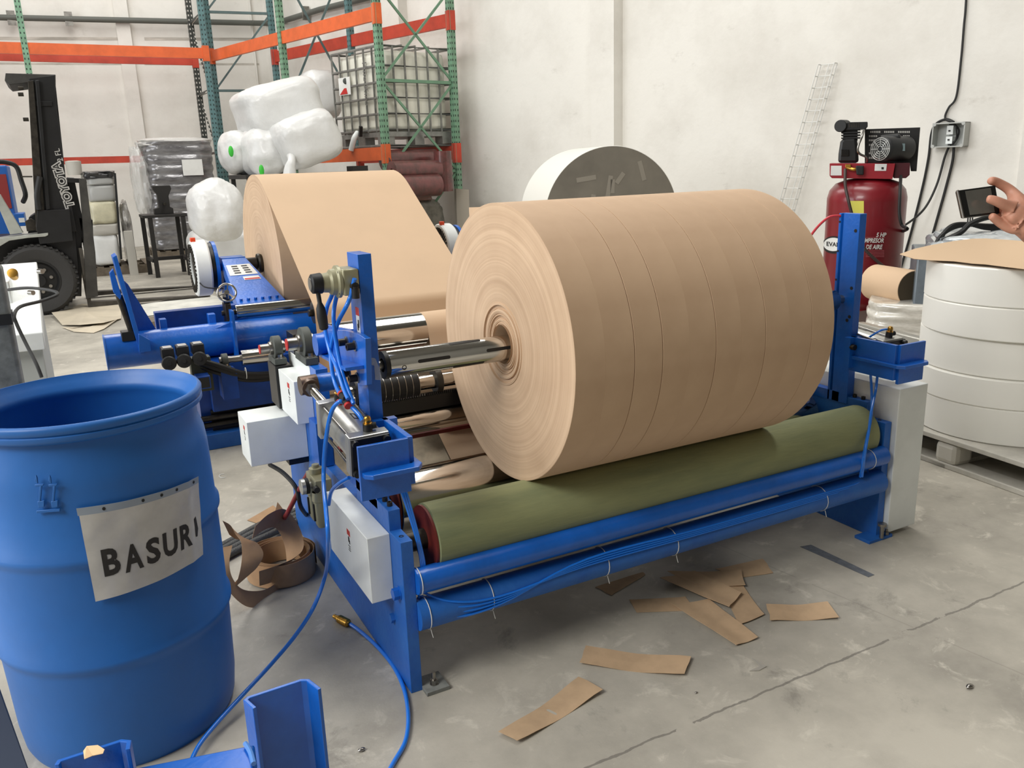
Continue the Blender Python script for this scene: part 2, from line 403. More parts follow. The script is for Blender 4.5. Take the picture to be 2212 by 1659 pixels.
def braces(par, a, b, zs, m, kind='x', w=.035):
    for i, z in enumerate(zs):
        MB().bar(a+Vector((0, 0, z)), b+Vector((0, 0, z)), w*1.3, w*1.3).build('brace', m, par, smooth=False)
        if i+1 < len(zs):
            z2 = zs[i+1]
            if kind in 'xz': MB().bar(a+Vector((0, 0, z)), b+Vector((0, 0, z2)), w*.7, w).build('brace', m, par, smooth=False)
            if kind in 'xs': MB().bar(b+Vector((0, 0, z)), a+Vector((0, 0, z2)), w*.7, w).build('brace', m, par, smooth=False)
def beam(par, a, b, z, m, h=.14, w=.06):
    d = (b-a).normalized(); up_ = Vector((0, 0, 1))
    o = MB().bar(a+up_*(z-h/2), b+up_*(z-h/2), w, h, upv=up_).build('beam', m, par, smooth=False)
    for q in (a, b): MB().box((q.x-.06, q.y-.06, z-h-.05), (q.x+.06, q.y+.06, z+.04)).build('end_connector', m, o, smooth=False)
    return o
rk = thing('pallet_rack', 'green pallet rack with orange beams carrying the caged liquid tank', 'rack', fC)
for p, m in ((fA, RTEAL), (fB, RGREEN), (fC, RGREEN), (bA, RTEAL), (bB, RTEAL), (bC, RGREEN)): upright(rk, p, m, rot)
# heights of the braces on the end frame, read on its own uprights
def zat(p, u, v):   # height on the vertical line over p that is seen at row v
    lo, hi = -1, 9
    for _ in range(50):
        mm = (lo+hi)/2
        if PJ((p.x, p.y, mm))[1] > v: lo = mm
        else: hi = mm
    return lo
z1 = zat(fC, 826, 374); z2 = zat(fC, 826, 173)
braces(rk, fC, bC, [z1-(z2-z1), z1, z2, z2+(z2-z1)], RGREENB, 'x')
zz = [zat(fA, 480, 340), zat(fA, 480, 196), zat(fA, 460, 28)+.02, 5.9]
braces(rk, fA, bA, zz, RTEALB, 'z')
braces(rk, fB, bB, [2.6, 5.0], RTEALB, 'x')
beam(rk, fA, fC, ZB, ORANGE, .20); beam(rk, bA, bC, ZB, ORANGED, .20)
# lower beams under the tank
zl = zat(fC, 815, 317)
beam(rk, fB, fC, zl, ORANGE, .2); beam(rk, bB, bC, zl, ORANGED, .22)
# ---- left rack along the back wall
lA = V0(AZ(52, 92, ZB)); lB = V0(AZ(443, 104, ZB)); ld_ = (lB-lA).normalized(); lP = Vector((-ld_.y, ld_.x, 0))
if lP.y < 0: lP = -lP
gA = lA+lP*1.0; gB = V0(AZ(420, 120, ZB))
rl = thing('pallet_rack', 'long orange-beamed rack against the far back wall behind the forklift', 'rack', lB)
lr = math.atan2(ld_.y, ld_.x)
upright(rl, lA, RGREEN, lr); upright(rl, lB, RTEAL, lr); upright(rl, gB, RDARK, lr, w=.11); 
beam(rl, lA-ld_*4, lB, ZB, ORANGE, .19); beam(rl, V0(AZ(60, 109, ZB))-ld_*4, gB, ZB, ORANGED, .19)
zlo = zat(gB, 420, 333)
gA2 = V0(AZ(60, 336, zlo)) if False else gB-ld_*9
beam(rl, gA2, gB, zlo, ORANGED, .13)
braces(rl, lB, gB, [zat(lB, 440, 330), zat(lB, 445, 195), zat(lB, 440, 30), 6.0], RDARK, 'z')
# ================================================================ slitter rewinder (front machine)
PX0, PX1 = .673, .708          # left side plate
QX0, QX1 = 2.600, 2.635        # right side plate
YF = 1.98                      # front edge of the plates
rw = thing('paper_rewinder', 'blue slitter rewinder frame with rollers holding the wound kraft roll', 'machine', (1.65, 2.4, 0))
side_prof = [(1.98, .0), (1.98, .468), (2.066, .468), (2.066, .53), (2.36, .53), (2.36, .46), (2.72, .46), (2.72, .80), (2.90, .80), (3.3, .42), (3.3, 0)]
for x0, x1, nm in ((PX0, PX1, 'side_plate'), (QX0, QX1, 'side_plate')):
    o = MB().prism([(x0, y, z) for y, z in side_prof], (x1-x0, 0, 0)).build(nm, BLUED, rw, bev=.0015, smooth=False)
    for (yy, zz_) in ((2.02, .468),): MB().cyl(((x0+x1)/2, yy, zz_), ((x0+x1)/2, yy, zz_+.001), .007, 16, rin=.004).build('bolt_head', DSTEEL, o)
    for yy in (2.10, 2.14): MB().cyl(((x0+x1)/2, yy, .53), ((x0+x1)/2, yy, .542), .008, 16, rin=.004).build('bolt_head', DSTEEL, o)
# guide posts: channel section with a groove on the inner face
def post(x0, x1, inner, bright):
    y0, y1 = 2.16, 2.256; g = .016
    if inner > 0: sec = [(x0, y0), (x1, y0), (x1, y1-.050+.028), (x1-g, y1-.050+.036), (x1-g, y1-.018), (x1, y1-.014), (x1, y1), (x0, y1)]
    else: sec = [(x1, y0), (x0, y0), (x0, y1-.022), (x0+g, y1-.030), (x0+g, y1-.016), (x0, y1-.010), (x0, y1), (x1, y1)]
    mb = MB().prism([(x, y, .50) for x, y in sec], (0, 0, .732))
    o = mb.build('guide_post', BLUE, rw, bev=.0012, smooth=False)
    MB().box((x0-.004*0, 2.20, .50), (x1, 2.42, .54)).build('post_foot', BLUE, o, smooth=False)
    xf = x0-.0005 if inner < 0 else x1
    for (yy, zz_) in ((2.175, 1.17), (2.175, .955), (2.175, .845), (2.185, .83)):
        MB().cyl((xf, yy, zz_), (xf+(.002 if inner > 0 else -.001), yy, zz_), .0065, 14).build('screw_hole', BLKLAB, o)
    for zz_ in (1.2, 1.09, .98):
        MB().cyl((xf, 2.250, zz_), (xf+(.002 if inner > 0 else -.001), 2.250, zz_), .0042, 12).build('screw_hole', BLKLAB, o)
    return o
post(.673, .711, 1, BLUE); post(2.597, 2.633, -1, BLUE)
# cross tubes
MB().cyl((PX1, 1.952+.03, .342), (QX0, 1.952+.03, .342), .037, 36).build('cross_tube', BLUE, rw)
MB().cyl((PX1, 1.99, .235), (QX0, 1.99, .235), .045, 36).build('cross_tube', BLUED, rw)
MB().box((PX1, 3.05, .10), (QX0, 3.13, .22)).build('cross_beam', BLUED, rw, bev=.003)
# winding drums
GY, GZ, CY_ = 2.075, .419, 2.365
o = MB().lathe((.785, GY, GZ), (1, 0, 0), [(0, .035), (0, .094), (.004, .1), (1.785, .1), (1.789, .094), (1.789, .035)]).build('rubber_drum', GREENR, rw)
MB().lathe((.782, GY, GZ), (1, 0, 0), [(-.004, .03), (-.004, .096), (.003, .096)], 48).build('drum_end', REDP, o)
MB().lathe((2.574, GY, GZ), (1, 0, 0), [(-.004, .094), (.003, .094), (.003, .03)], 48).build('drum_end', BRASS, o)
MB().cyl((PX1, GY, GZ), (.79, GY, GZ), .03).build('journal', DSTEEL, o); MB().cyl((2.57, GY, GZ), (QX0, GY, GZ), .03).build('journal', DSTEEL, o)
o = MB().lathe((.785, CY_, GZ), (1, 0, 0), [(0, .035), (0, .096), (.003, .1), (1.785, .1), (1.789, .035)], 64).build('chrome_drum', CHROME, rw)
MB().lathe((.782, CY_, GZ), (1, 0, 0), [(-.004, .03), (-.004, .097), (.002, .097)], 48).build('drum_end', REDP, o)
MB().cyl((PX1, CY_, GZ), (.79, CY_, GZ), .03).build('journal', DSTEEL, o); MB().cyl((2.57, CY_, GZ), (QX0, CY_, GZ), .03).build('journal', DSTEEL, o)
# guide rollers inside the frame
def roller(nm, y, z, r, m, x0=.73, x1=2.59, end=None):
    o = MB().lathe((x0, y, z), (1, 0, 0), [(0, .012), (0, r-.003), (.003, r), (x1-x0-.003, r), (x1-x0, r-.003), (x1-x0, .012)], 48).build(nm, m, rw)
    MB().cyl((PX1, y, z), (x0+.001, y, z), .016, 16).build('journal', DSTEEL, o)
    MB().cyl((x1-.001, y, z), (QX0, y, z), .016, 16).build('journal', DSTEEL, o)
    return o
roller('chrome_roller', 2.62, .592, .040, CHROME)
roller('chrome_roller', 2.88, .850, .076, CHROME, .775, 2.58)
MB().box((PX1, 2.64, .525), (QX0, 2.67, .538)).build('red_bar', REDP, rw)
tp = mat('dusty_sheet_metal', (150, 138, 118), .5, .6, noise=.25, nscale=10)
MB().prism([(PX1, 2.56, .335), (PX1, 2.56, .340), (PX1, 2.79, .494), (PX1, 2.90, .500), (PX1, 2.90, .490), (PX1, 2.79, .485)], (QX0-PX1, 0, 0)).build('guide_plate', tp, rw, smooth=False)
# slitting knife shaft with spacers and a toothed rack below it
ks = MB().cyl((PX1, 2.62, .728), (QX0, 2.62, .728), .026, 32).build('knife_shaft', CHROME, rw)
for i in range(9): 
    x = .765+i*.0247; MB().lathe((x, 2.62, .728), (1, 0, 0), [(0, .026), (0, .047), (.0220, .047), (.0220, .026)], 40).build('spacer_ring', BLACK, ks)
    MB().lathe((x+.0222, 2.62, .728), (1, 0, 0), [(0, .026), (0, .0485), (.0020, .0485), (.0020, .026)], 40).build('knife_blade', STEEL, ks)
for x in (1.055, 1.22, 1.4, 1.7, 2.0, 2.3): MB().lathe((x, 2.62, .728), (1, 0, 0), [(0, .026), (0, .042), (.012, .045), (.02, .045), (.02, .026)], 40).build('knife_holder', DSTEEL, ks)
mb = MB().box((PX1, 2.60, .635), (QX0, 2.63, .688)); 
for i in range(60): mb.box((.74+i*.0075, 2.594, .683), (.7437+i*.0075, 2.604, .694))
mb.build('toothed_rack', BLACKP, rw, smooth=False)
for i in range(0): pass
mbt = MB()
for i in range(30): mbt.cyl((.76+i*.0085, 2.592, .690), (.76+i*.0085, 2.590, .698), .0032, 8)
mbt.build('rack_pins', STEEL, rw)
# rear column tops: blue blocks with pillow-block bearings
def bearing(par, x, y, z, r, d=(1, 0, 0), w=.03, base=.055):
    d = Vector(d); o = MB().lathe(Vector((x, y, z))-d*w/2, d, [(0, r*.55), (0, r), (w, r), (w, r*.55)], 36).build('pillow_block', GREYCAST, par, bev=.002)
    MB().box((x-w*.75, y-base, z-r-.012), (x+w*.75, y+base, z-r*.75)).build('bearing_base', GREYCAST, o, bev=.002)
    MB().cyl(Vector((x, y, z))-d*w*.9, Vector((x, y, z))+d*w*.9, r*.55, 24, rin=r*.35).build('bearing_ring', STEEL, o)
    mb = MB(); hexbolt(mb, (x, y-base*.75, z-r*.75), (0, 0, 1), .009, .014); mb.cyl((x, y-base*.75, z-r*.75), (x, y-base*.75, z-r*.75+.003), .013, 16)
    mb.build('hex_bolt', STEEL, o); return o
MB().box((.648, 2.70, .462), (.700, 2.80, .62)).box((PX0-.004, 2.715, .62), (PX1+.002, 2.905, .804)).build('column_block', BLUE, rw, bev=.001, smooth=False)
pb = AX(655, 728, .66)
sh = MB().cyl((.615, 2.86, .872), (.80, 2.86, .872), .022, 24).build('roller_shaft', STEEL, rw); MB().cyl((.612, 2.86, .872), (.616, 2.86, .872), .021, 24).build('shaft_cap', REDLAB, sh)
bearing(rw, .678, 2.86, .872, .055, base=.075)
sh = MB().cyl((.565, 3.093, .820), (.80, 3.093, .820), .018, 24).build('roller_shaft', STEEL, rw); MB().cyl((.562, 3.093, .820), (.566, 3.093, .820), .017, 24).build('shaft_cap', REDLAB, sh)
bearing(rw, .625, 3.093, .820, .044, base=.055)
MB().box((.60, 3.03, .60), (.66, 3.16, .762)).build('bearing_pedestal', BLACKP, rw, bev=.002)
# lay-on arm bracket clamped to the left post, carrying the pivot boss
AXL = lambda u, v: AX(u, v, .655)
ab = MB().prism([AXL(684, 722), AXL(705, 713), AXL(745, 714), AXL(774, 722), AXL(789, 732), AXL(792, 832), AXL(776, 834), AXL(772, 792), AXL(742, 790), AXL(700, 766), AXL(684, 762)], (.016, 0, 0)).build('lay_on_arm', BLUE, rw, bev=.001, smooth=False)
q = AX(681, 745, .625); MB().cyl(q, q+Vector((.075, 0, 0)), .034, 28).build('pivot_boss', BLUE, ab)
w0, w1 = AXL(697, 762), AXL(786, 789)
MB().prism([w0, w1, w1+Vector((-.052, 0, 0)), w0+Vector((-.012, 0, 0))], (0, 0, -.010)).build('arm_web', BLUE, ab, bev=.001, smooth=False)
w0, w1 = AX(700, 702, .68), AX(756, 712, .68)
MB().prism([w0, w1, w1+Vector((-.0, 0, -.04)), w0+Vector((0, 0, -.06))], (.012, 0, 0)).build('arm_cheek', BLUE, ab, bev=.001, smooth=False)
for (u, v) in ((750, 738), (768, 747), (755, 806), (773, 816)):
    c = AX(u, v, .655); MB().cyl(c, c-Vector((.004, 0, 0)), .0155, 20).build('washer', STEEL, ab)
    MB().cyl(c-Vector((.004, 0, 0)), c-Vector((.026, 0, 0)), .0105, 20, rin=.0055).build('socket_screw', DSTEEL, ab)
# sheet-metal covers on the left plate
def cover(nm, a, b): return MB().box(a, b).build(nm, WHITEP, rw, bev=.002)
def warn(par, x, y0, z0, n=(-1, 0, 0), s=1):
    # small safety sticker: red header, black hand mark, grey text lines
    e = x-.0006
    MB().box((e, y0, z0), (x, y0+.03*s, z0+.018*s)).build('label_header', REDLAB, par, smooth=False)
    mb = MB(); mb.box((e, y0+.010*s, z0-.022*s), (x, y0+.022*s, z0-.006*s)); mb.box((e, y0+.006*s, z0-.026*s), (x, y0+.014*s, z0-.014*s)); mb.box((e, y0+.012*s, z0-.012*s), (x, y0+.016*s, z0-.002*s))
    for k in range(3): mb.box((e, y0+.006*s, z0-(.036+.007*k)*s), (x, y0+(.026-.004*(k % 2))*s, z0-(.0335+.007*k)*s))
    mb.build('label_print', BLKLAB, par, smooth=False)
c = cover('electrical_cover', (.606, 2.067, .262), (PX0, 2.475, .462)); warn(c, .606, 2.235, .40)
c = cover('electrical_cover', (.608, 2.79, .600), (PX0, 3.02, .755)); warn(c, .608, 2.86, .715)
MB().box((.668, 2.79, .60), (.672, 3.10, .80)).build('cover_flange', WHITEP, c, smooth=False)
c = cover('motor_cover', (.463, 2.95, .424), (PX0, 3.12, .592)); warn(c, .463, 3.0, .55, s=.8)
MB().box((.60, 2.96, .40), (.672, 3.08, .424)).build('cable_gland', BLACKP, c)
# tie bolts low on the plate
mb = MB(); hexbolt(mb, (.673, 2.02, .30), (-1, 0, 0), .017, .02); mb.cyl((.674, 2.02, .30), (.670, 2.02, .30), .02, 20); mb.build('tie_bolt', BLUE, rw)
mb = MB(); hexbolt(mb, (.673, 2.085, .19), (-1, 0, 0), .014, .012); mb.build('tie_bolt', BLUED, rw)
for (yy, zz_) in ((2.80, .36), (2.80, .33), (2.62, .33), (2.62, .30)): MB().cyl((.673, yy, zz_), (.655, yy, zz_), .01, 16).build('socket_screw', BLUE, rw)
# air cylinder carriers at the front of each post
def carrier(xp, sg):
    X = lambda d: xp+sg*d
    o = MB().box((X(0), 1.955, .64), (X(-.016), 2.16, .772)).build('cylinder_bracket', BLUE, rw, bev=.0012, smooth=False)
    MB().box((X(0), 1.945, .625), (X(.136), 1.957, .772)).build('bracket_front', BLUE, o, bev=.0012, smooth=False)
    pl = [(X(-.030), 2.16), (X(-.030), 1.935), (X(-.012), 1.910), (X(.112), 1.910), (X(.130), 1.928), (X(.130), 1.948), (X(-.008), 1.948), (X(-.008), 2.16)]
    MB().prism([(x, y, .690) for x, y in pl], (0, 0, .013)).build('bracket_flange', BLUE, o, bev=.002, smooth=False)
    MB().box((X(-.040), 2.135, .655), (X(.03), 2.162, .772)).build('bracket_back', BLUE, o, smooth=False)
    MB().cyl((X(-.030), 2.137, .737), (X(-.030), 2.12, .737), .011, 18).build('socket_screw', DSTEEL, o)
    return o
carrier(.703, -1).name = 'cylinder_bracket'
carrier(2.604, 1)
# the pneumatic cylinder (left)
def cyl_at(p, q):
    p = Vector(p); q = Vector(q); d = (p-q).normalized()      # q front face (near the camera), p the rod eye
    e = Vector((1, 0, 0)); g = d.cross(e).normalized(); e = g.cross(d).normalized()
    if g.z < 0: g = -g
    def blk(c, w, t, m, nm, par, bev=.003):
        cs = [c+e*w/2*i+g*w/2*j for i, j in ((-1, -1), (1, -1), (1, 1), (-1, 1))]
        return MB().hexa([k-d*t/2 for k in cs], [k+d*t/2 for k in cs]).build(nm, m, par, bev=bev, smooth=False)
    BL = .28
    o = MB().cyl(q+d*.01, q+d*BL, .050, 40).build('air_cylinder', ALU, rw)
    blk(q+d*.020, .112, .036, ALU, 'end_cap', o); blk(q+d*BL, .112, .030, ALU, 'end_cap', o)
    blk(q-d*.004, .108, .010, BLACKP, 'mounting_face', o)
    for i, j in ((-1, -1), (1, -1), (1, 1), (-1, 1)):
        c = q+e*.043*i+g*.043*j; MB().cyl(c, c+d*BL, .005, 10).build('tie_rod', STEEL, o)
        MB().cyl(c-d*.008, c-d*.020, .010, 14).build('tie_rod_nut', BLACKP, o)
    MB().box(q+e*-.02-d*.011+g*-.01, q+e*.02-d*.008+g*.012).build('nameplate', STEEL, o)
    MB().cyl(q+d*BL, p-d*.01, .0135, 20).build('piston_rod', CHROME, o)
    mb = MB(); hexbolt(mb, p-d*.050, d, .021, .014); mb.build('lock_nut', STEEL, o)
    MB().lathe(p-d*.036, d, [(0, .012), (0, .028), (.024, .028), (.024, .012)], 24).build('rod_collar', mat('bronze_collar', (110, 92, 80), .4, .8), o)
    MB().cyl(p-e*.026, p+e*.028, .031, 28).build('rod_eye', mat('bronze_collar', (110, 92, 80), .4, .8), o)
    for t, s_ in ((.030, .3), (BL-.01, .2)):
        c = q+d*t+g*.056+e*.006; MB().cyl(c, c+g*.020, .013, 20).build('port_fitting', BLACK, o)
        MB().lathe(c+g*.018, g, [(0, 0), (0, .012), (.006, .012), (.007, .009), (.014, .010), (.020, .009), (.024, .006), (.024, 0)], 20).build('flow_screw', BRASS, o)
        MB().cyl(c+g*.012, c+g*.014+e*.022-d*.004, .009, 14).build('port_elbow', BLACK, o)
    # printed mark on the barrel
    def bar_(a, t, r=.0506): return q+d*t+(g*cos(a)+e*sin(a))*r
    for a0, a1, t0, t1 in ((.10, .42, .135, .142), (.10, .42, .170, .177), (.10, .16, .135, .177), (.36, .42, .135, .177), (.50, .56, .135, .177), (.60, .64, .137, .175)):
        MB().add([bar_(a0, t0), bar_(a1, t0), bar_(a1, t1), bar_(a0, t1)], [(0, 1, 2, 3)]).build('barrel_mark', BLKLAB, o, smooth=False)
    return o
cyl_at((.612, 2.60, .786), (.626, 2.035, .716))
MB().cyl((.64, 2.60, .786), (.72, 2.60, .786), .030, 28).build('cross_stub', BLUE, rw)
cyl_at((2.68, 2.60, .786), (2.672, 2.035, .716))
# white end cabinet on the right
c = MB().box((2.64, 1.96, .02), (2.798, 2.60, .598)).build('end_cabinet', WHITEP, rw, bev=.003)
# anchor pads
for (x, y, w, d, m) in ((.742, 1.985, .07, .085, mat('dusty_pad', (128, 130, 126), .7, noise=.2, nscale=30)), (2.60, 1.99, .13, .07, BLUED)):
    MB().box((x-w/2, y-d/2, 0), (x+w/2, y+d/2, .012)).build('anchor_pad', m, rw, bev=.001)
mb = MB(); mb.cyl((.742, 1.975, .012), (.742, 1.975, .05), .006, 14); mb.cyl((.742, 1.975, .012), (.742, 1.975, .014), .013, 20); hexbolt(mb, (.742, 1.975, .014), (0, 0, 1), .011, .012)
mb.build('anchor_bolt', STEEL, rw)
mb = MB(); mb.cyl((2.60, 1.955, .012), (2.60, 1.955, .07), .008, 14); mb.cyl((2.60, 1.955, .062), (2.60, 1.955, .072), .016, 20); mb.build('levelling_bolt', STEEL, rw)
mb = MB(); mb.cyl((2.64, 1.965, .012), (2.64, 1.965, .035), .006, 14); hexbolt(mb, (2.64, 1.965, .013), (0, 0, 1), .011, .012); mb.build('anchor_bolt', STEEL, rw)
# hand valve on top of the left post
q = AX(748, 582, .66)
hv = MB().box((.628, 2.158, 1.125), (.672, 2.245, 1.195)).build('hand_valve', BEIGE, rw, bev=.004)
MB().lathe((.628, 2.20, 1.16), (-1, 0, 0), [(0, .044), (.008, .044), (.012, .036), (.024, .034), (.030, .027), (.048, .025), (.048, 0)], 36).build('valve_neck', BEIGE, hv)
MB().lathe((.580, 2.20, 1.16), (-1, 0, 0), [(0, .027), (.002, .028), (.026, .026), (.030, .020), (.030, 0)], 32).build('valve_knob', BLACK, hv)
MB().cyl((.549, 2.20, 1.16), (.5485, 2.20, 1.16), .018, 24).build('knob_badge', STEEL, hv)
MB().lathe((.566, 2.19, 1.14), (.06, -.05, -1), [(0, .006), (.03, .006), (.045, .012), (.07, .014), (.10, .012), (.104, .008), (.104, 0)], 20).build('valve_lever', BLACK, hv)
for a in range(4): MB().cyl((.628, 2.20+.036*cos(a*pi/2+.8), 1.16+.036*sin(a*pi/2+.8)), (.618, 2.20+.036*cos(a*pi/2+.8), 1.16+.036*sin(a*pi/2+.8)), .006, 12, rin=.003).build('valve_screw', DSTEEL, hv)
MB().cyl((.655, 2.158, 1.15), (.655, 2.14, 1.15), .011, 16).cyl((.655, 2.146, 1.15), (.655, 2.146, 1.118), .010, 16).build('elbow_fitting', BLACK, hv)
# post sticker
e = PX0-.0008
st = MB().box((e, 2.185, .975), (PX0, 2.215, 1.085)).build('safety_sticker', WHITEPAPER, rw, smooth=False)
MB().box((e-.0003, 2.185, 1.062), (e, 2.215, 1.085)).build('sticker_header', REDLAB, st, smooth=False)
mb = MB().box((e-.0003, 2.192, 1.028), (e, 2.202, 1.05)).box((e-.0003, 2.198, 1.02), (e, 2.208, 1.038))
for k in range(4): mb.box((e-.0003, 2.192, 1.004-.007*k), (e, 2.208, 1.007-.007*k))
mb.build('sticker_print', BLKLAB, st, smooth=False)
TAPE = mat('clear_tape', (200, 210, 225), .2, alpha=.35)
MB().box((PX0-.002, 2.158, .955), (PX0-.0012, 2.215, .975)).prism([(PX0-.002, 2.1585, .955), (.700, 2.1585, .945), (.710, 2.1585, .915), (.716, 2.1585, .88), (.695, 2.1585, .885), (.695, 2.1585, .925), (PX0-.002, 2.1585, .935)], (0, -.0006, 0)).build('tape_strip', TAPE, rw, smooth=False)
# filter regulator at the left plate
fr = MB().box((.585, 2.52, .44), (.64, 2.64, .485)).build('filter_regulator', BEIGE, rw, bev=.004)
for yy in (2.545, 2.615):
    MB().lathe((.60, yy, .44), (0, 0, -1), [(0, .022), (.03, .024), (.034, .020), (.11, .019), (.125, .012), (.125, 0)], 24).build('bowl', BEIGE, fr)
    MB().box((.576, yy-.004, .34), (.60, yy+.004, .40)).build('sight_glass', BLKLAB, fr, bev=.001)
MB().lathe((.61, 2.60, .485), (0, 0, 1), [(0, .022), (.018, .022), (.02, .012), (.03, .012), (.03, 0)], 24).build('adjust_cap', BEIGE, fr)
MB().lathe((.585, 2.575, .455), (-1, 0, 0), [(0, .012), (.01, .012), (.012, .026), (.034, .026), (.036, .022), (.036, 0)], 28).build('pressure_gauge', ALU, fr)
MB().lathe((.575, 2.575, .455), (-1, 0, 0), [(0, .0265), (.012, .0265)], 28).build('gauge_body', BLACK, fr)
MB().cyl((.585, 2.52, .462), (.585, 2.50, .462), .010, 12).build('plug', BLACK, fr)
# air lines tied along the lower tube and up to the brackets
ar = MB()
for k in range(4):
    ar.tube([(.72, 2.02-.005*k, .30-.012*k), (.80, 1.955, .268-.016*k), (.95, 1.944, .245-.008*k), (1.25, 1.946, .262+.007*k), (1.7, 1.945, .258+.006*k), (2.2, 1.95, .255+.006*k), (2.5, 1.97, .25+.006*k), (2.57, 2.04, .30)], .0035, 7)
ar.build('air_lines', HOSE, rw)
for x in (.735, .93, 1.33, 1.60, 2.28): 
    mb = MB().tube([(x, 1.99+.047*cos(a), .235+.047*sin(a)) for a in [2*pi*i/20 for i in range(20)]], .0014, 6, smooth=0, closed=True); mb.tube([(x, 1.955, .20), (x+.004, 1.95, .175)], .0012, 5); mb.build('cable_tie', ZIP, rw)
for x in (.716, 2.52): MB().tube([(x, 1.982+.0385*cos(a), .342+.0385*sin(a)) for a in [2*pi*i/20 for i in range(20)]], .0014, 6, smooth=0, closed=True).build('cable_tie', ZIP, rw)
mb = MB()
for k in range(3): mb.tube([(.69+.006*k, 2.0, .62), (.712+.006*k, 2.03, .56), (.728+.004*k, 2.0, .45), (.732+.005*k, 1.99, .36), (.722, 2.0, .28)], .0035, 7)
mb.build('air_lines', HOSE, rw)
mb = MB()
mb.tube([AY(1879, 785, 2.08), AY(1883, 850, 2.06), AY(1882, 900, 2.01), AY(1872, 950, 1.965), AY(1863, 1000, 1.945), AY(1858, 1030, 1.96)], .005, 8).tube([AY(1898, 785, 2.06), AY(1892, 840, 2.04), AY(1882, 890, 1.99), AY(1877, 930, 1.965), AY(1869, 975, 1.945), AY(1862, 1030, 1.95)], .005, 8)
mb.build('air_lines', HOSE, rw)
MB().tube([(2.70, 2.06, .80), (2.665, 2.08, .80), (2.64, 2.12, .765)], .004, 7).build('air_lines', HOSE, rw)
MB().tube([(2.597, 2.25, 1.222), (2.55, 2.27, 1.215), (2.50, 2.30, 1.15), (2.46, 2.34, 1.02), (2.44, 2.38, .8)], .005, 8).build('red_air_line', mat('red_hose', (205, 60, 70), .4), rw)

# ---------------------------------------------------------------- winding shaft and slit reels
SY, SZ = 2.218, .920
SYW, SZW = 2.218, .908
ws = thing('winding_shaft', 'chrome air expanding shaft with black slots through the kraft reels', 'shaft', (.745, SYW, SZW))
MB().lathe((.750, SYW, SZW), (1, 0, 0), [(0, .012), (0, .036), (.004, .039), (1.80, .039), (1.804, .036), (1.804, .012)], 48).build('shaft_body', CHROME, ws)
MB().lathe((.738, SYW, SZW), (1, 0, 0), [(0, .02), (0, .0405), (.013, .0405), (.013, .02)], 40).build('end_ring', BLACK, ws)
MB().cyl((.712, SYW, SZW), (.75, SYW, SZW), .014, 16).cyl((2.55, SYW, SZW), (2.598, SYW, SZW), .016, 16).build('shaft_spigot', STEEL, ws)
for ang_, u0, u1 in ((172, 903, 973), (108, 970, 1037), (228, 979, 1046), (168, 1051, 1110)):
    c = Vector((0, cos(rad(ang_)), sin(rad(ang_)))); tng = Vector((0, -sin(rad(ang_)), cos(rad(ang_))))
    xa_ = along(Vector((0, SYW, SZW))+c*.039, (1, 0, 0), u0, .5, 3); xb_ = along(Vector((0, SYW, SZW))+c*.039, (1, 0, 0), u1, .5, 3)
    sec = [(xa_+.005+.005*cos(pi/2+pi*i/8), .005*sin(pi/2+pi*i/8)) for i in range(9)]+[(xb_-.005+.005*cos(-pi/2+pi*i/8), .005*sin(-pi/2+pi*i/8)) for i in range(9)]
    MB().prism([Vector((x, SYW, SZW))+c*.0382+tng*w_ for x, w_ in sec], c*.0014).build('expanding_key', BLKLAB, ws)
MB().cyl(Vector((.79, SYW-.0375, SZW-.006)), Vector((.79, SYW-.0400, SZW-.006)), .007, 20, rin=.005).build('screw_ring', DSTEEL, ws)

def reel_mat():
    m = bpy.data.materials.new('kraft_reel'); m.use_nodes = True; nt = m.node_tree; N = nt.nodes; L = nt.links; b = N['Principled BSDF']
    b.inputs['Roughness'].default_value = .7
    tc = N.new('ShaderNodeTexCoord'); mp = N.new('ShaderNodeMapping'); mp.inputs['Scale'].default_value = (0, 1, 1); L.new(tc.outputs['Object'], mp.inputs[0])
    ln = N.new('ShaderNodeVectorMath'); ln.operation = 'LENGTH'; L.new(mp.outputs[0], ln.inputs[0])
    cx = N.new('ShaderNodeCombineXYZ'); L.new(ln.outputs['Value'], cx.inputs[0])
    n = N.new('ShaderNodeTexNoise'); n.inputs['Scale'].default_value = 55; n.inputs['Detail'].default_value = 6; n.inputs['Roughness'].default_value = .7; L.new(cx.outputs[0], n.inputs['Vector'])
    ng = N.new('ShaderNodeTexNoise'); ng.inputs['Scale'].default_value = 7; ng.inputs['Detail'].default_value = 4; L.new(tc.outputs['Object'], ng.inputs['Vector'])
    ad = N.new('ShaderNodeMath'); ad.operation = 'ADD'; L.new(n.outputs[0], ad.inputs[0]); 
    mu = N.new('ShaderNodeMath'); mu.operation = 'MULTIPLY'; mu.inputs[1].default_value = .35; L.new(ng.outputs[0], mu.inputs[0]); L.new(mu.outputs[0], ad.inputs[1])
    r = N.new('ShaderNodeValToRGB'); L.new(ad.outputs[0], r.inputs[0]); e = r.color_ramp.elements
    e[0].position = .46; e[0].color = srgb(186, 154, 124); e[1].position = .78; e[1].color = srgb(214, 184, 152)
    L.new(r.outputs[0], b.inputs['Base Color'])
    bp = N.new('ShaderNodeBump'); bp.inputs['Strength'].default_value = .35; bp.inputs['Distance'].default_value = .004; L.new(n.outputs[0], bp.inputs['Height']); L.new(bp.outputs[0], b.inputs['Normal'])
    return m
REEL = reel_mat()
XR = [1.122+.0955*i for i in range(11)]
gaps = {2: .0018, 3: .0018, 5: .0018, 7: .0016, 9: .0012}
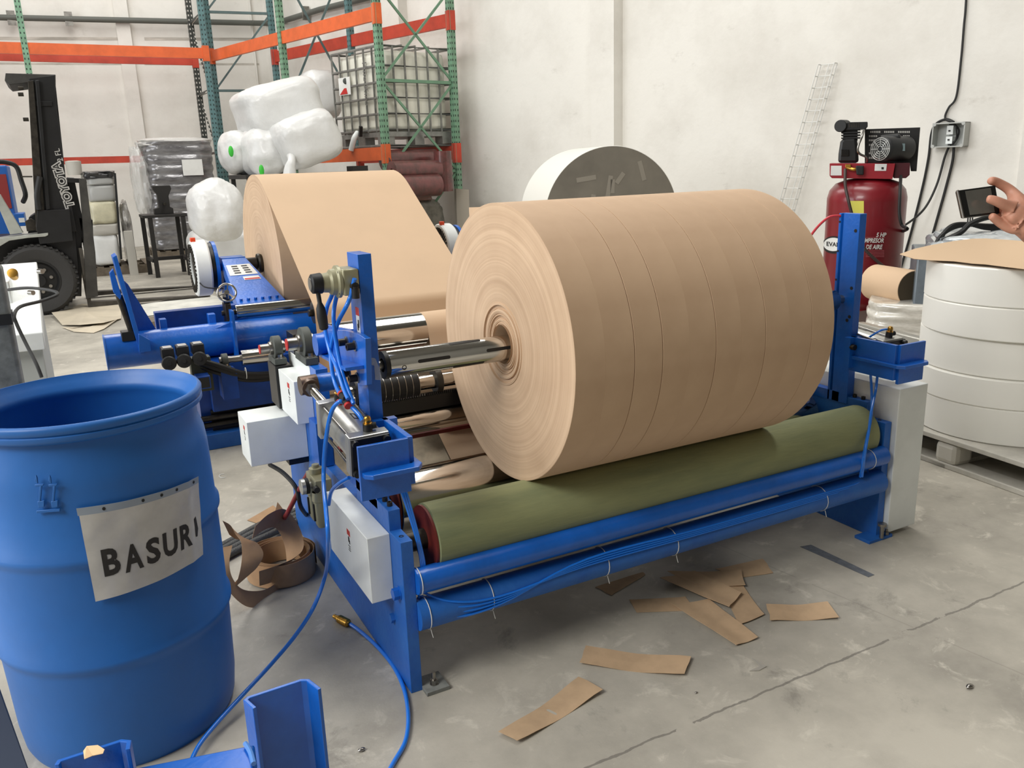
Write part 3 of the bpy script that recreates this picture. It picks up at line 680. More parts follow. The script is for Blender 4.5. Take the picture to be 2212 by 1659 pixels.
ordn = ['leftmost slit kraft reel with its coiled end face in view', 'second slit kraft reel from the left on the shaft', 'third slit kraft reel from the left on the shaft', 'fourth slit kraft reel from the left on the shaft', 'fifth slit kraft reel from the left on the shaft', 'fifth slit kraft reel from the right on the shaft', 'fourth slit kraft reel from the right on the shaft', 'third slit kraft reel from the right on the shaft', 'second slit kraft reel from the right on the shaft', 'rightmost slit kraft reel beside the right blue post']
RR = .4235
for i in range(10):
    x0, x1 = XR[i], XR[i+1]; g0 = gaps.get(i, .0001)/2 if i else 0; g1 = gaps.get(i+1, .0001)/2 if i < 9 else 0
    w = (x1-g1)-(x0+g0)
    prof = [(0, .060)]
    if i == 0:
        rr = .060; k = 0
        random.seed(4)
        while rr < .405:      # loose inner turns stand proud of each other, tighter towards the rim
            st_ = .0032 if rr < .13 else .009; dp = (.0050 if rr < .13 else .0006)
            d_ = random.uniform(-dp, dp)+(-.010*max(0, (.13-rr)/.07) if rr < .13 else 0)*-1
            prof += [(d_, rr), (d_, rr+st_-.0006)] if rr < .13 else [(d_, rr+st_*.5)]
            rr += st_
    b0 = .0010 if gaps.get(i, 0) or i == 0 else .0002; b1 = .0010 if gaps.get(i+1, 0) or i == 9 else .0002
    prof += [(0, RR-b0), (b0*.8, RR), (w-b1*.8, RR), (w, RR-b1), (w, .060)]
    mb = MB(); mb.lathe((x0+g0, SY, SZ), (1, 0, 0), prof, 128, closed=True)
    o = mb.build('kraft_reel', REEL, None, loc=((x0+x1)/2, SY, SZ), ang=30)
    tag(o, ordn[i], 'paper reel', 'slit kraft reels on the winding shaft')

r0 = [o for o in C.objects if o.name == 'kraft_reel'][0]
P = [AX(u, v, 1.132) for u, v in ((1013, 448), (1084, 446), (1060, 462), (1030, 478), (1015, 492))]
MB().prism(P, (.0015, 0, 0)).build('paper_tail', KRAFT, r0, smooth=False)
# ================================================================ parent roll and its web
PY, PZ, PR = 5.716, .868, .573; X0, X1 = 1.12, 2.075
pr = thing('parent_roll', 'large kraft parent roll on the unwind stand with its web drawn forward', 'paper roll', (1.6, PY, PZ))
MB().lathe((X0, PY, PZ), (1, 0, 0), [(0, .05), (0, PR-.001), (.001, PR), (X1-X0-.001, PR), (X1-X0, PR-.001), (X1-X0, .05)], 128, closed=True).build('wound_roll', REEL, pr, ang=30)
def tang(c1, r1, c2, r2):   # outer tangent of two circles in the (y,z) plane, upper side, going from c1 to c2 (towards -y)
    dy, dz = c2[0]-c1[0], c2[1]-c1[1]; d = math.hypot(dy, dz); th = math.atan2(dz, dy); ph = math.acos((r1-r2)/d); a = (th-ph) % (2*pi)
    return (c1[0]+r1*cos(a), c1[1]+r1*sin(a)), (c2[0]+r2*cos(a), c2[1]+r2*sin(a)), a
r2c = (4.5, .70); r2r = .062
p1, p2, a = tang((PY, PZ), PR+.0008, r2c, r2r)
path = [(PY+(PR+.0008)*cos(a-.5*k/6), PZ+(PR+.0008)*sin(a-.5*k/6)) for k in range(6, 0, -1)]
path += [p1, p2]
a2 = a
for k in range(1, 9): aa = a+(pi-a)*k/8*1.0; path.append((r2c[0]+r2r*cos(aa), r2c[1]+r2r*sin(aa)))
path += [(4.436, .35), (4.43, .22)]
for k in range(1, 7): aa = 0-(pi*.45)*k/6; path.append((4.37+.06*cos(aa), .20+.06*sin(aa)))
tc_, tr_ = (2.88, .850), .0768
path += [(3.01, .74), (2.965, .81)]
for k in range(1, 12): aa = rad(10)+rad(165)*k/11; path.append((tc_[0]+tr_*cos(aa), tc_[1]+tr_*sin(aa)))
path += [(2.785, .76), (2.70, .60), (2.74, .515), (2.775, .490), (2.625, .389), (2.50, .31), (2.44, .308)]
for k in range(0, 7): aa = rad(-60)+rad(120)*k/6; path.append((2.365+.1012*cos(aa), .419+.1012*sin(aa)))
MB().ribbon([((X0+X1)/2, y, z) for y, z in path], (X1-X0, 0, 0), .0006, smooth=0).build('paper_web', KRAFT, pr, ang=60)
MB().lathe((X0-.03, PY, PZ), (1, 0, 0), [(0, .03), (0, .062), (.012, .066), (.03, .058), (.03, .03)], 32).build('core_flange', DSTEEL, pr)

# ================================================================ unwind stand
uw = thing('unwind_stand', 'blue unwind stand with white disc brakes carrying the large parent roll', 'machine', (1.5, 5.0, 0))
MB().cyl((.085, 4.80, .56), (2.95, 4.80, .56), .093, 48).build('main_tube', BLUE, uw)
MB().cyl((.083, 4.80, .56), (.09, 4.80, .56), .096, 48).build('tube_cap', BLUED, uw)
MB().box((.50, 4.57, 0), (2.95, 4.70, .085)).build('base_beam', BLUED, uw, bev=.003)
MB().box((.50, 4.70, 0), (2.95, 6.1, .05)).build('base_plate', DARKBLUE, uw)
for z in (.125, .165): MB().cyl((.42, 4.62, z), (2.95, 4.62, z), .016, 16).build('slide_rail', DSTEEL, uw)
MB().box((.55, 4.64, .085), (2.95, 4.70, .20)).build('rail_mount', BLACKP, uw)
MB().box((.56, 4.60, .20), (2.90, 4.95, .47)).build('front_box', DARKBLUE, uw, bev=.003)
MB().prism([(.50, 4.66, .085), (.50, 4.9, .085), (.50, 4.9, .47), (.50, 4.66, .40)], (.10, 0, 0)).build('box_end', DARKBLUE, uw)
sq = AY(455, 845, 4.35)
MB().cyl((0, 0, 0), (0, 0, 0.001), .001, 4) 
o = MB().box((.47, 4.36, .395), (.535, 4.62, .46)).build('square_tube', DARKBLUE, uw, bev=.002)
MB().box((.476, 4.3585, .401), (.529, 4.3605, .454)).build('tube_mouth', BLKLAB, o, smooth=False)
# short chromed roller and bearing
o = MB().cyl((.72, 4.50, .50), (.93, 4.50, .50), .042, 32).build('edge_roller', CHROME, uw)
MB().cyl((.62, 4.50, .50), (.73, 4.50, .50), .018, 20).build('roller_journal', STEEL, o)
bearing(uw, .635, 4.50, .50, .036, base=.05)
MB().box((.60, 4.44, .30), (.68, 4.56, .452)).build('bearing_bracket', DARKBLUE, uw)
MB().box((.97, 4.35, .36), (1.04, 4.5, .62)).build('sensor_box', BLACKP, uw, bev=.002)
MB().box((.969, 4.36, .40), (.9705, 4.47, .53)).build('sensor_label', ALU, uw, smooth=False)
# chromed spreader roller over the tube with hand wheel bracket
MB().lathe((.775, 4.85, .694), (1, 0, 0), [(0, .01), (0, .036), (.004, .038), (2.0, .038), (2.0, .01)], 40).build('spreader_roller', CHROME, uw)
MB().cyl((.70, 4.85, .694), (.78, 4.85, .694), .014, 16).build('roller_journal', DSTEEL, uw)
hb = MB().box((.715, 4.80, .62), (.745, 4.90, .75)).build('roller_bracket', DSTEEL, uw, bev=.003)
MB().cyl((.735, 4.84, .72), (.725, 4.80, .80), .018, 20).build('bracket_neck', DSTEEL, hb)
hc = AY(490, 632, 4.74); ax = Vector((-.15, -1, .35)).normalized()
mb = MB(); e, g = mb.frame(ax); mb.tube([hc+e*.048*cos(2*pi*i/24)+g*.048*sin(2*pi*i/24) for i in range(24)], .006, 10, smooth=0, closed=True)
for k in range(3): A = 2*pi*k/3+.3; mb.bar(hc, hc+e*.047*cos(A)+g*.047*sin(A), .010, .005)
mb.cyl(hc-ax*.012, hc+ax*.012, .013, 20); mb.build('hand_wheel', CHROME, hb)
MB().cyl(hc, hc-ax*.05+Vector((0, 0, -.02)), .007, 12).build('wheel_spindle', STEEL, hb)
# left tilting plate with gusset, rod and lugs
tl = MB().prism([(.185, 4.70, 1.06), (.205, 4.70, 1.07), (.268, 4.70, .55), (.245, 4.70, .55)], (0, .17, 0)).build('guide_plate', BLUE, uw, bev=.002, smooth=False)
MB().prism([(.222, 4.86, .93), (.26, 4.86, .62), (.36, 4.86, .62), (.245, 4.86, .90)], (0, .012, 0)).build('gusset', BLUE, tl, smooth=False)
MB().prism([(.180, 4.72, 1.0), (.16, 4.72, .98), (.165, 4.72, .88), (.19, 4.72, .84), (.20, 4.72, .86)], (0, .05, 0)).build('rod_lug', BLUE, tl, bev=.002, smooth=False)
MB().cyl((.188, 4.74, .86), (.225, 4.74, .66), .017, 16).build('damper_rod', DSTEEL, tl)
MB().box((.17, 4.72, .62), (.235, 4.80, .67)).build('damper_foot', BLACKP, tl, bev=.004)
MB().prism([(.24, 4.68, .56), (.30, 4.68, .56), (.30, 4.68, .62), (.25, 4.68, .66)], (0, .03, 0)).build('welded_lug', BLUE, tl, bev=.002)
for u, w in ((352, .035), (458, .04)):
    q = AY(u, 700, 4.86); MB().box((q.x-w/2, 4.82, .62), (q.x+w/2, 4.88, .70)).build('clamp_block', BLUE, uw, bev=.003)
MB().box((.36, 4.95, .50), (.80, 5.02, .72)).build('back_channel', DARKBLUE, uw, bev=.002)
tri = MB().prism([(.60, 4.74, .62), (.72, 4.74, .655), (.735, 4.74, .72), (.725, 4.74, .62)], (0, .012, 0)).build('gusset', BLUE, uw, smooth=False)
MB().box((.722, 4.66, .47), (.736, 4.74, .73)).build('stiffener', BLUE, uw)
# arms and disc brakes
def arm(xa0, xa1, xb0, xb1, nm):
    t = [(xa0, 5.60, .925), (xa1, 5.60, .925), (xb1, 5.05, .706), (xb0, 5.05, .706)]
    o = MB().hexa([(x, y, z-.10) for x, y, z in t], t).build('support_arm', BLUE, uw, bev=.003, smooth=False)
    MB().box((xb0-.02, 4.98, .60), (xb1+.02, 5.10, .66)).build('arm_foot', BLUE, o)
    MB().box((xa0, 5.60, .30), (xa1, 5.74, .93)).build('arm_column', BLUE, o, bev=.003)
    MB().box((xa0, 5.30, .05), (xa1, 5.72, .30)).build('column_base', DARKBLUE, o)
    return o
A1 = arm(.846, .996, .823, 1.105, '')
def on_arm(s, t, lift=.001):     # s across, t down the sloping top
    l0, l1 = Vector((.846, 5.60, .925)), Vector((.823, 5.05, .706)); r0, r1 = Vector((.996, 5.60, .925)), Vector((1.105, 5.05, .706))
    a_ = l0.lerp(l1, t); b_ = r0.lerp(r1, t); return a_.lerp(b_, s)+Vector((0, -.37, .93))*lift
def plate(s0, s1, t0, t1, nm, m, lift=.001): 
    return MB().prism([on_arm(s0, t0, lift), on_arm(s1, t0, lift), on_arm(s1, t1, lift), on_arm(s0, t1, lift)], Vector((0, -.37, .93))*.0012).build(nm, m, A1, smooth=False)
plate(.08, .92, .16, .40, 'instruction_plate', WHITEPAPER)
for s0 in (.24, .58):
    for k in range(4): plate(s0, s0+.2, .19+.05*k, .215+.05*k, 'plate_print', BLKLAB, .0025)
plate(.42, .88, .44, .52, 'warning_sticker', WHITEPAPER); plate(.44, .86, .485, .512, 'sticker_band', REDLAB, .0025)
for i in range(6):
    c = on_arm(.1+.155*i, .93, .001); MB().cyl(c, c+Vector((0, -.37, .93))*.014, .010, 6).build('hex_bolt', BLUE, A1)
MB().cyl((.99, PY, PZ), (1.085, PY, PZ), .042, 28).build('chuck', BLACKP, uw, bev=.002)
MB().cyl((.80, PY, PZ), (1.0, PY, PZ), .03, 20).build('chuck_shaft', BLUE, uw)
def brake(x, sg):
    X = lambda d: (x+sg*d, PY, PZ)
    o = MB().lathe(X(0), (sg, 0, 0), [(0, .10), (0, .172), (.008, .18), (.085, .18), (.095, .172), (.095, .10)], 56, closed=True).build('brake_housing', WHITEP, uw)
    mb = MB()
    for k in range(36):
        A = 2*pi*k/36; mb.bar((x-sg*.004, PY+.11*cos(A), PZ+.11*sin(A)), (x-sg*.004, PY+.155*cos(A), PZ+.155*sin(A)), .008, .012)
    mb.build('cooling_fins', DSTEEL, o)
    MB().cyl(X(.01), X(.03), .105, 40).build('brake_hub', DSTEEL, o)
    MB().lathe(X(.10), (sg, 0, 0), [(0, .05), (0, .158), (.02, .158), (.02, .05)], 56).build('vent_disc', BLACKP, o)
    MB().lathe(X(.122), (sg, 0, 0), [(0, .04), (0, .165), (.022, .165), (.022, .04)], 56).build('brake_disc', BLUE, o)
    MB().box((x+sg*.0, PY-.05, PZ+.172), (x+sg*.03, PY-.02, PZ+.198)).build('warning_cap', mat('orange_plastic', (235, 80, 40), .5), o, bev=.003)
    MB().tube([(x, PY-.11, PZ-.05), (x+sg*.03, PY-.2, PZ-.10), (x+sg*.14, PY-.2, PZ-.12)], .004, 8).build('sensor_cable', BLACK, o)
    return o
brake(.683, 1)
xb_ = along((1.0, PY, PZ), (1, 0, 0), 949, 0, 3)+1.0
brake(xb_, 1); xr = xb_+.46
MB().hexa([(xr-.30, 5.05, .606), (xr-.17, 5.05, .606), (xr-.17, 5.6, .825), (xr-.26, 5.6, .825)], [(xr-.30, 5.05, .706), (xr-.17, 5.05, .706), (xr-.17, 5.6, .925), (xr-.26, 5.6, .925)]).box((xr-.26, 5.6, .05), (xr-.17, 5.74, .93)).build('support_arm', BLUE, uw, smooth=False)
MB().cyl((X1, PY, PZ), (xr-.2, PY, PZ), .04, 24).build('chuck', BLACKP, uw)
# solenoid valves in front of the tube
for i, (u, v) in enumerate(((366, 783), (398, 778), (431, 773))):
    q = AY(u, v, 4.40); o = MB().lathe(q, (-.12, -1, .12), [(0, 0), (0, .034), (.045, .036), (.052, .030), (.054, .012), (.06, .011), (.06, 0)], 24).build('solenoid_coil', BLACK, uw)
    MB().box((q.x-.032, q.y-.03, q.z+.022), (q.x+.026, q.y+.06, q.z+.075)).build('connector', BLACKP, o, bev=.004)
    MB().box((q.x-.022, q.y-.02, q.z+.076), (q.x+.018, q.y+.04, q.z+.079)).build('connector_label', ALU, o, smooth=False)
q = AY(400, 800, 4.45); MB().box((q.x+.03, 4.45, .36), (q.x+.13, 4.52, .54)).build('valve_manifold', mat('olive_block', (58, 62, 44), .5), uw, bev=.003)
for k, dz in enumerate((0, .025, -.03)):
    MB().tube([AY(430, 785-dz*300, 4.46), AY(480, 800-dz*300, 4.45), AY(530, 814-dz*250, 4.46), AY(590, 812-dz*200, 4.5), AY(660, 800, 4.55)], .015 if k < 2 else .010, 10).build('hydraulic_hose', BLACK, uw)
q = AY(531, 806, 4.45); MB().tube([q+Vector((0, .022*cos(a), .03*sin(a))) for a in [2*pi*i/16 for i in range(16)]], .002, 6, smooth=0, closed=True).build('cable_tie', ZIP, uw)
# second bend roller hidden under the web
MB().lathe((1.125, r2c[0], r2c[1]), (1, 0, 0), [(0, .01), (0, .06), (.945, .06), (.945, .01)], 40).build('bend_roller', DSTEEL, uw)
MB().box((2.66, 4.42, 0), (2.72, 4.6, .76)).build('roller_post', BLUE, uw)
MB().cyl((1.10, r2c[0], r2c[1]), (2.68, r2c[0], r2c[1]), .02, 16).build('roller_axle', DSTEEL, uw)
MB().lathe((1.12, 4.37, .20), (1, 0, 0), [(0, .01), (0, .058), (.95, .058), (.95, .01)], 40).build('bottom_roller', DSTEEL, uw)
# ================================================================ blue drum
DC = Vector((-.028, 2.318, 0)); DR = .289
PLASTIC = mat('blue_plastic', (32, 104, 182), .45, nscale=3, rgb2=(36, 98, 170), bump=.06, bscale=30)
dm = thing('plastic_drum', 'open blue plastic drum with a paper sign reading BASURA', 'drum', DC)
prof = [(.012, 0), (.012, .235), (0, .245), (0, .262), (.02, .270), (.08, .277), (.28, .284), (.295, .286), (.305, .293), (.318, .293), (.328, .285), (.56, .286), (.572, .287), (.582, .294), (.596, .294), (.606, .286), (.76, .283), (.80, .279), (.835, .268), (.872, .266), (.878, .281), (.884, .285), (.893, .285), (.896, .281), (.900, .285), (.912, .286), (.918, .282), (.919, .276), (.900, .268), (.885, .252), (.872, .250), (.862, .254), (.84, .262), (.6, .274), (.3, .274), (.03, .262), (.022, 0)]
b = MB().lathe(DC, (0, 0, 1), prof, 96).build('drum_body', PLASTIC, dm, ang=50)
def on_drum(u, v, r=DR):
    d = ray(u, v); ox, oy = -DC.x, -DC.y; A = d.x**2+d.y**2; B = 2*(ox*d.x+oy*d.y); Cc = ox*ox+oy*oy-r*r
    disc = max(B*B-4*A*Cc, 0); t = (-B-math.sqrt(disc))/(2*A); p = CP+d*t; return math.atan2(p.y-DC.y, p.x-DC.x), p.z
def drum_pt(a, z, r): return Vector((DC.x+r*cos(a), DC.y+r*sin(a), z))
qd = [on_drum(*p) for p in ((172, 1112), (424, 1042), (434, 1197), (207, 1297))]     # TL TR BR BL
def on_sign(s, t, lift=.0015):
    a = (qd[0][0]*(1-s)+qd[1][0]*s)*(1-t)+(qd[3][0]*(1-s)+qd[2][0]*s)*t
    z = (qd[0][1]*(1-s)+qd[1][1]*s)*(1-t)+(qd[3][1]*(1-s)+qd[2][1]*s)*t
    w = .0011*sin(s*17+t*5)*sin(t*9)+(.0025*math.exp(-((s-.86)/.035)**2)) 
    return drum_pt(a, z, DR+.0062+w+lift)
def sheet(fn, s0, s1, t0, t1, nm, m, par, n=36, k=18, lift=.0, th=.0006):
    vs = []; fs = []
    for L_ in (0, th):
        for j in range(k+1):
            for i in range(n+1): vs.append(fn(s0+(s1-s0)*i/n, t0+(t1-t0)*j/k, lift+L_))
    N_ = (n+1)*(k+1)
    for j in range(k):
        for i in range(n):
            a = j*(n+1)+i; q = (a, a+1, a+n+2, a+n+1); fs.append(q[::-1]); fs.append(tuple(x+N_ for x in q))
    bd = [i for i in range(n+1)]+[j*(n+1)+n for j in range(1, k+1)]+[k*(n+1)+i for i in range(n-1, -1, -1)]+[j*(n+1) for j in range(k-1, 0, -1)]
    for x, y in zip(bd, bd[1:]+bd[:1]): fs.append((x, y, y+N_, x+N_))
    return MB().add(vs, fs).build(nm, m, par, ang=60)
sg = sheet(on_sign, 0, 1, 0, 1, 'paper_sign', mat('sign_paper', (205, 202, 196), .35, noise=.1, nscale=9, coat=.5), dm)
st = sheet(on_sign, -.01, 1.0, -.085, -.0, 'binder_strip', mat('sleeve_plastic', (150, 160, 172), .3), dm, k=3)
for s0 in (.17, .45, .60, .74, .93):
    mb = MB(); mb.add([on_sign(s0+.012*cos(2*pi*i/12), -.042+.02*sin(2*pi*i/12), .0014) for i in range(12)], [tuple(range(12))]); mb.build('punched_hole', BLKLAB, dm, smooth=False)
INK = mat('black_ink', (42, 38, 34), .6)
x = .10
for ch, w in zip('BASUR', (.155, .175, .145, .165, .15)):
    vs, fs = text_mb(ch, 1.0, .035)
    xs = [v.x for v in vs]; ys = [v.y for v in vs]; mx_, mn_ = max(xs), min(xs); h0, h1 = min(ys), max(ys)
    fn = lambda vx, vy: on_sign(x+(vx-mn_)/(mx_-mn_)*(w-.028), .76-(vy-h0)/(h1-h0)*.32-(.02 if ch in 'B' else 0)+.02*0, .0014)
    MB().add([fn(v.x, v.y) for v in vs], fs).build('sign_letter', INK, sg, smooth=False)
    x += w
MB().add([on_sign(s, t, .0014) for s, t in ((.895, .44), (.925, .42), (.95, .60), (.935, .70), (.912, .69), (.905, .55))], [(0, 1, 2, 3, 4, 5)]).build('sign_letter', INK, sg, smooth=False)
# moulded double-arrow mark 
def dp(u, v, r=DR-.0005): a, z = on_drum(u, v, DR); return drum_pt(a, z, r)
mb = MB()
for u0 in (84, 113):
    for pl in ([(0, 0), (5, 0), (8, -36), (3, -36)], [(-8, -44), (-5, -57), (-2, -50), (-1, -38)], [(-8, -36), (12, -38), (10, -33), (-6, -31)], [(-2, 0), (13, -2), (13, 12), (0, 14)]):
        P = [dp(u0+a, 1082+b) for a, b in pl]; mb.prism(P, (P[0]-DC-Vector((0, 0, P[0].z))).normalized()*.004)
P = [dp(80, 1102), dp(131, 1098), dp(131, 1104), dp(80, 1108)]; mb.prism(P, (P[0]-DC-Vector((0, 0, P[0].z))).normalized()*.004)
mb.build('moulded_arrows', PLASTIC, dm, bev=.001)

# ================================================================ steel channels in the foreground
ZT = .45
ch = thing('steel_bracket', 'blue steel channel frame standing in the foreground before the drum', 'steel frame', AZ(600, 1560, .0))
ch.location = (AZ(600, 1500, ZT).x, AZ(600, 1500, ZT).y, 0)
def channel(px, nm, th=.008, z0=0, zt=ZT):
    P = [Vector((*AZ(u, v, zt)[:2], 0)) for u, v in px]
    ctr = sum(P, Vector())/len(P); outer = P
    # polyline thickened inwards
    mb = MB()
    pts = []
    for i, p in enumerate(P):
        d0 = (P[i]-P[i-1]).normalized() if i else (P[1]-P[0]).normalized(); d1 = (P[i+1]-P[i]).normalized() if i+1 < len(P) else d0
        n = Vector((d0.y+d1.y, -(d0.x+d1.x), 0)); n.normalize(); n = n*(th/max(.5, n.dot(Vector((d0.y, -d0.x, 0)))))
        pts.append(p+n)
    for i in range(len(P)-1):
        q = [P[i], P[i+1], pts[i+1], pts[i]]
        mb.hexa([k+Vector((0, 0, z0)) for k in q], [k+Vector((0, 0, zt)) for k in q])
    return mb.build('channel_post', BLUE, ch, bev=.0015, smooth=False)
channel([(546, 1531), (525, 1512), (534, 1504), (650, 1466), (668, 1466), (694, 1486)], 'a')
channel([(117, 1652), (124, 1641), (262, 1596), (284, 1598), (281, 1617)], 'b')
P0, P1 = AZ(548, 1640, .40), AZ(250, 1700, .40)
MB().bar((P0.x, P0.y, .37), (P1.x, P1.y, .37), .10, .05, upv=(0, 0, 1)).build('cross_bar', BLUE, ch, bev=.004)
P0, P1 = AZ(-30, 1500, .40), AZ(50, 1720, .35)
MB().bar((P0.x, P0.y, .40), (P1.x, P1.y, .30), .05, .03, upv=(0, 0, 1)).build('side_bar', mat('grey_navy', (38, 50, 72), .5), ch, bev=.003)  # slanted bar of the same frame, dark grey-blue steel
MB().tube([AZ(530, 1606, .402), AZ(541, 1625, .402), AZ(548, 1650, .402)], .005, 8).build('weld_bead', mat('weld_blue', (90, 140, 210), .4), ch)
sc = [AZ(u, v, ZT+.001) for u, v in ((180, 1623), (188, 1615), (212, 1613), (226, 1620), (222, 1626), (200, 1630), (182, 1640))]
o = MB().prism([p+Vector((0, 0, .003*sin(i))) for i, p in enumerate(sc)], (0, 0, .001)).build('paper_scrap', mat('light_tan_paper', (232, 196, 150), .7), None, smooth=False, loc=sc[3])
tag(o, 'torn light tan paper bit lying on the blue channel edge', 'paper scrap')

# ================================================================ offcuts on the floor
def scrap(px, label, z=.001, curl=.0, name='paper_strip', grp='kraft offcuts on the floor', m=None, th=.0012):
    P = [AZ(u, v, z) for u, v in px]; n = 10
    # subdivide the quad lengthwise so it can curl a little; ragged short ends
    vs = []; fs = []
    for i in range(n+1):
        t = i/n; a = P[0].lerp(P[1], t); b = P[3].lerp(P[2], t)
        if len(P) > 4: pass
        zc = curl*(2*t-1)**2+curl*.25*sin(t*9)
        rg = 0
        for k in range(4):
            q = a.lerp(b, k/3); j = Vector(((random.random()-.5)*.006, (random.random()-.5)*.006, 0)) if i in (0, n) else Vector((0, 0, 0))
            vs.append(q+j+Vector((0, 0, zc+curl*.3*((k/3-.5)**2))))
    m_ = len(vs); vs += [v+Vector((0, 0, th)) for v in vs]
    for i in range(n):
        for k in range(3):
            a = i*4+k; q = (a, a+4, a+5, a+1); fs += [q, tuple(x+m_ for x in q)[::-1]]
    bd = [k for k in range(4)]+[i*4+3 for i in range(1, n+1)]+[n*4+k for k in (2, 1, 0)]+[i*4 for i in range(n-1, 0, -1)]
    for x, y in zip(bd, bd[1:]+bd[:1]): fs.append((x, y, y+m_, x+m_))
    c = sum(P, Vector())/len(P); c.z = 0
    o = MB().add(vs, fs).build(name, m or KRAFTD, None, loc=c, ang=40)
    return tag(o, label, 'paper strip', grp)
random.seed(3)
scrap([(1078, 1588), (1250, 1469), (1301, 1497), (1121, 1608)], 'kraft strip lying nearest the camera, angled up to the right', curl=.010)
scrap([(1266, 1401), (1492, 1423), (1479, 1463), (1251, 1437)], 'torn-ended kraft strip lying alone between the nearest strip and the pile', curl=.008)
scrap([(1656, 1309), (1786, 1304), (1813, 1338), (1663, 1343)], 'short kraft strip lying apart to the right of the pile', curl=.006)
scrap([(1360, 1296), (1480, 1290), (1500, 1319), (1374, 1323)], 'kraft strip at the left end of the pile, partly under the long one', z=.001)
scrap([(1560, 1270), (1596, 1352), (1650, 1329), (1602, 1262)], 'kraft strip standing upright in the pile, right of the long one', z=.002, curl=.003)
scrap([(1545, 1230), (1648, 1207), (1672, 1238), (1600, 1248)], 'shaded kraft strip at the back right of the pile', z=.001)
scrap([(1440, 1236), (1601, 1234), (1609, 1267), (1500, 1266)], 'kraft strip with a straight right end at the top of the pile', z=.008, curl=.004)
scrap([(1424, 1250), (1500, 1236), (1602, 1282), (1574, 1313)], 'kraft strip crossing the pile just below the topmost one', z=.012, curl=.004)
scrap([(1450, 1306), (1532, 1296), (1638, 1379), (1590, 1395)], 'long kraft strip running down to the right at the front of the pile', z=.004, curl=.003)
scrap([(1286, 1268), (1388, 1236), (1394, 1242), (1320, 1286)], 'dark kraft offcut half hidden under the blue lower tube', z=.001)
fl = [(1622, 1420), (1642, 1432), (1657, 1440), (1620, 1450), (1640, 1447)]
o = MB().prism([AZ(u, v, .001) for u, v in ((1622, 1421), (1656, 1440), (1640, 1449), (1619, 1450), (1641, 1440))], (0, 0, .002)).build('tape_flake', mat('clear_flake', (190, 185, 175), .4, alpha=.6), None, smooth=False, loc=AZ(1640, 1440, 0))
tag(o, 'small curled clear plastic flake on the floor near the floor joint', 'plastic scrap')
mb = MB().prism([AZ(u, v, .0004) for u, v in ((1728, 1181), (1752, 1177), (1889, 1242), (1876, 1247))], (0, 0, .0008))
tag(mb.build('floor_tape', mat('grey_floor_tape', (108, 112, 118), .5, noise=.2, nscale=30), None, smooth=False, loc=AZ(1810, 1210, 0)), 'dark grey tape strip stuck on the floor by the right foot', 'floor tape')
for (u, v, r, lab) in ((2095, 1482, .010, 'small grey pebble on the floor far to the right'), (781, 1619, .008, 'tiny metal bit on the floor beside the loose blue hose'), (1504, 1496, .004, 'tiny white chip beside the torn-ended strip')):
    p = AZ(u, v, r*.6); o = MB().sph(p, r, 10, 6, (1.3, .8, .6)).build('debris_bit', STEEL, None, loc=p); tag(o, lab, 'debris')
q = AZ(482, 1028, .002); o = MB().tube([q+Vector((.018*cos(a), .03*sin(a), 0)) for a in (rad(60), rad(120), rad(180), rad(240), rad(290))], .0025, 6).build('twist_tie', ZIP, None, loc=q); tag(o, 'short white curved plastic tie on the floor right of the drum', 'plastic scrap')

# coil of trimmed edge strip beside the frame
cc = AZ(612, 1238, 0); cl = thing('strip_coil', 'loose coil of kraft edge trim standing on the floor by the frame', 'paper coil', cc)
TRIM = mat('kraft_trim', (176, 140, 104), .75, noise=.12, nscale=8)
pts = []
for i in range(150):
    a = i*.21; r = .128-.00018*i*1.2+.004*sin(i*.13); pts.append((cc.x+r*cos(a), cc.y+r*1.05*sin(a), .046+.004*sin(i*.07)))
MB().ribbon(pts, (0, 0, .085), .0009, smooth=0).build('wound_trim', TRIM, cl)
def loop(px, wv, nm='loose_loop'):
    MB().ribbon([AY(u, v, y) for u, v, y in px], wv, .0009, smooth=8).build(nm, TRIM, cl)
y0 = cc.y
loop([(548, 1150, y0-.12), (575, 1128, y0-.04), (605, 1120, y0+.03), (628, 1150, y0+.02), (637, 1190, y0-.03), (625, 1218, y0-.08), (590, 1240, y0-.12), (560, 1250, y0-.16)], [Vector(w) for w in ((.02, .03, .03), (.03, .03, .045), (.05, .03, .05), (.07, .02, .02), (.06, -.03, .03), (.03, -.03, .05), (.0, -.03, .07), (.0, -.03, .07))])
loop([(500, 1268, y0-.20), (528, 1250, y0-.20), (545, 1210, y0-.18), (540, 1175, y0-.13), (524, 1160, y0-.10), (505, 1150, y0-.10), (488, 1140, y0-.12)], [Vector(w) for w in ((.05, 0, .05), (.07, .02, .03), (.08, .03, .0), (.06, .03, -.03), (.05, .03, -.05), (.02, .03, -.07), (.02, .03, -.07))])
loop([(492, 1180, y0-.16), (486, 1220, y0-.20), (498, 1262, y0-.22), (530, 1292, y0-.20), (575, 1290, y0-.15), (615, 1262, y0-.10)], [Vector(w) for w in ((.03, .0, .0), (.03, .0, .01), (.02, .02, .03), (.0, .03, .05), (.0, .02, .05), (.0, .01, .05))])
loop([(596, 1098, y0+.10), (612, 1120, y0+.08), (630, 1160, y0+.04), (660, 1200, y0+.02)], [Vector((.02, .02, .04))]*4)
o = MB().prism([AZ(u, v, .002) for u, v in ((534, 1124), (590, 1092), (625, 1120), (560, 1132))], (0, 0, .0012)).build('paper_offcut', TRIM, None, smooth=False, loc=AZ(575, 1115, 0)); tag(o, 'flat kraft offcut on the floor behind the strip coil', 'paper scrap')

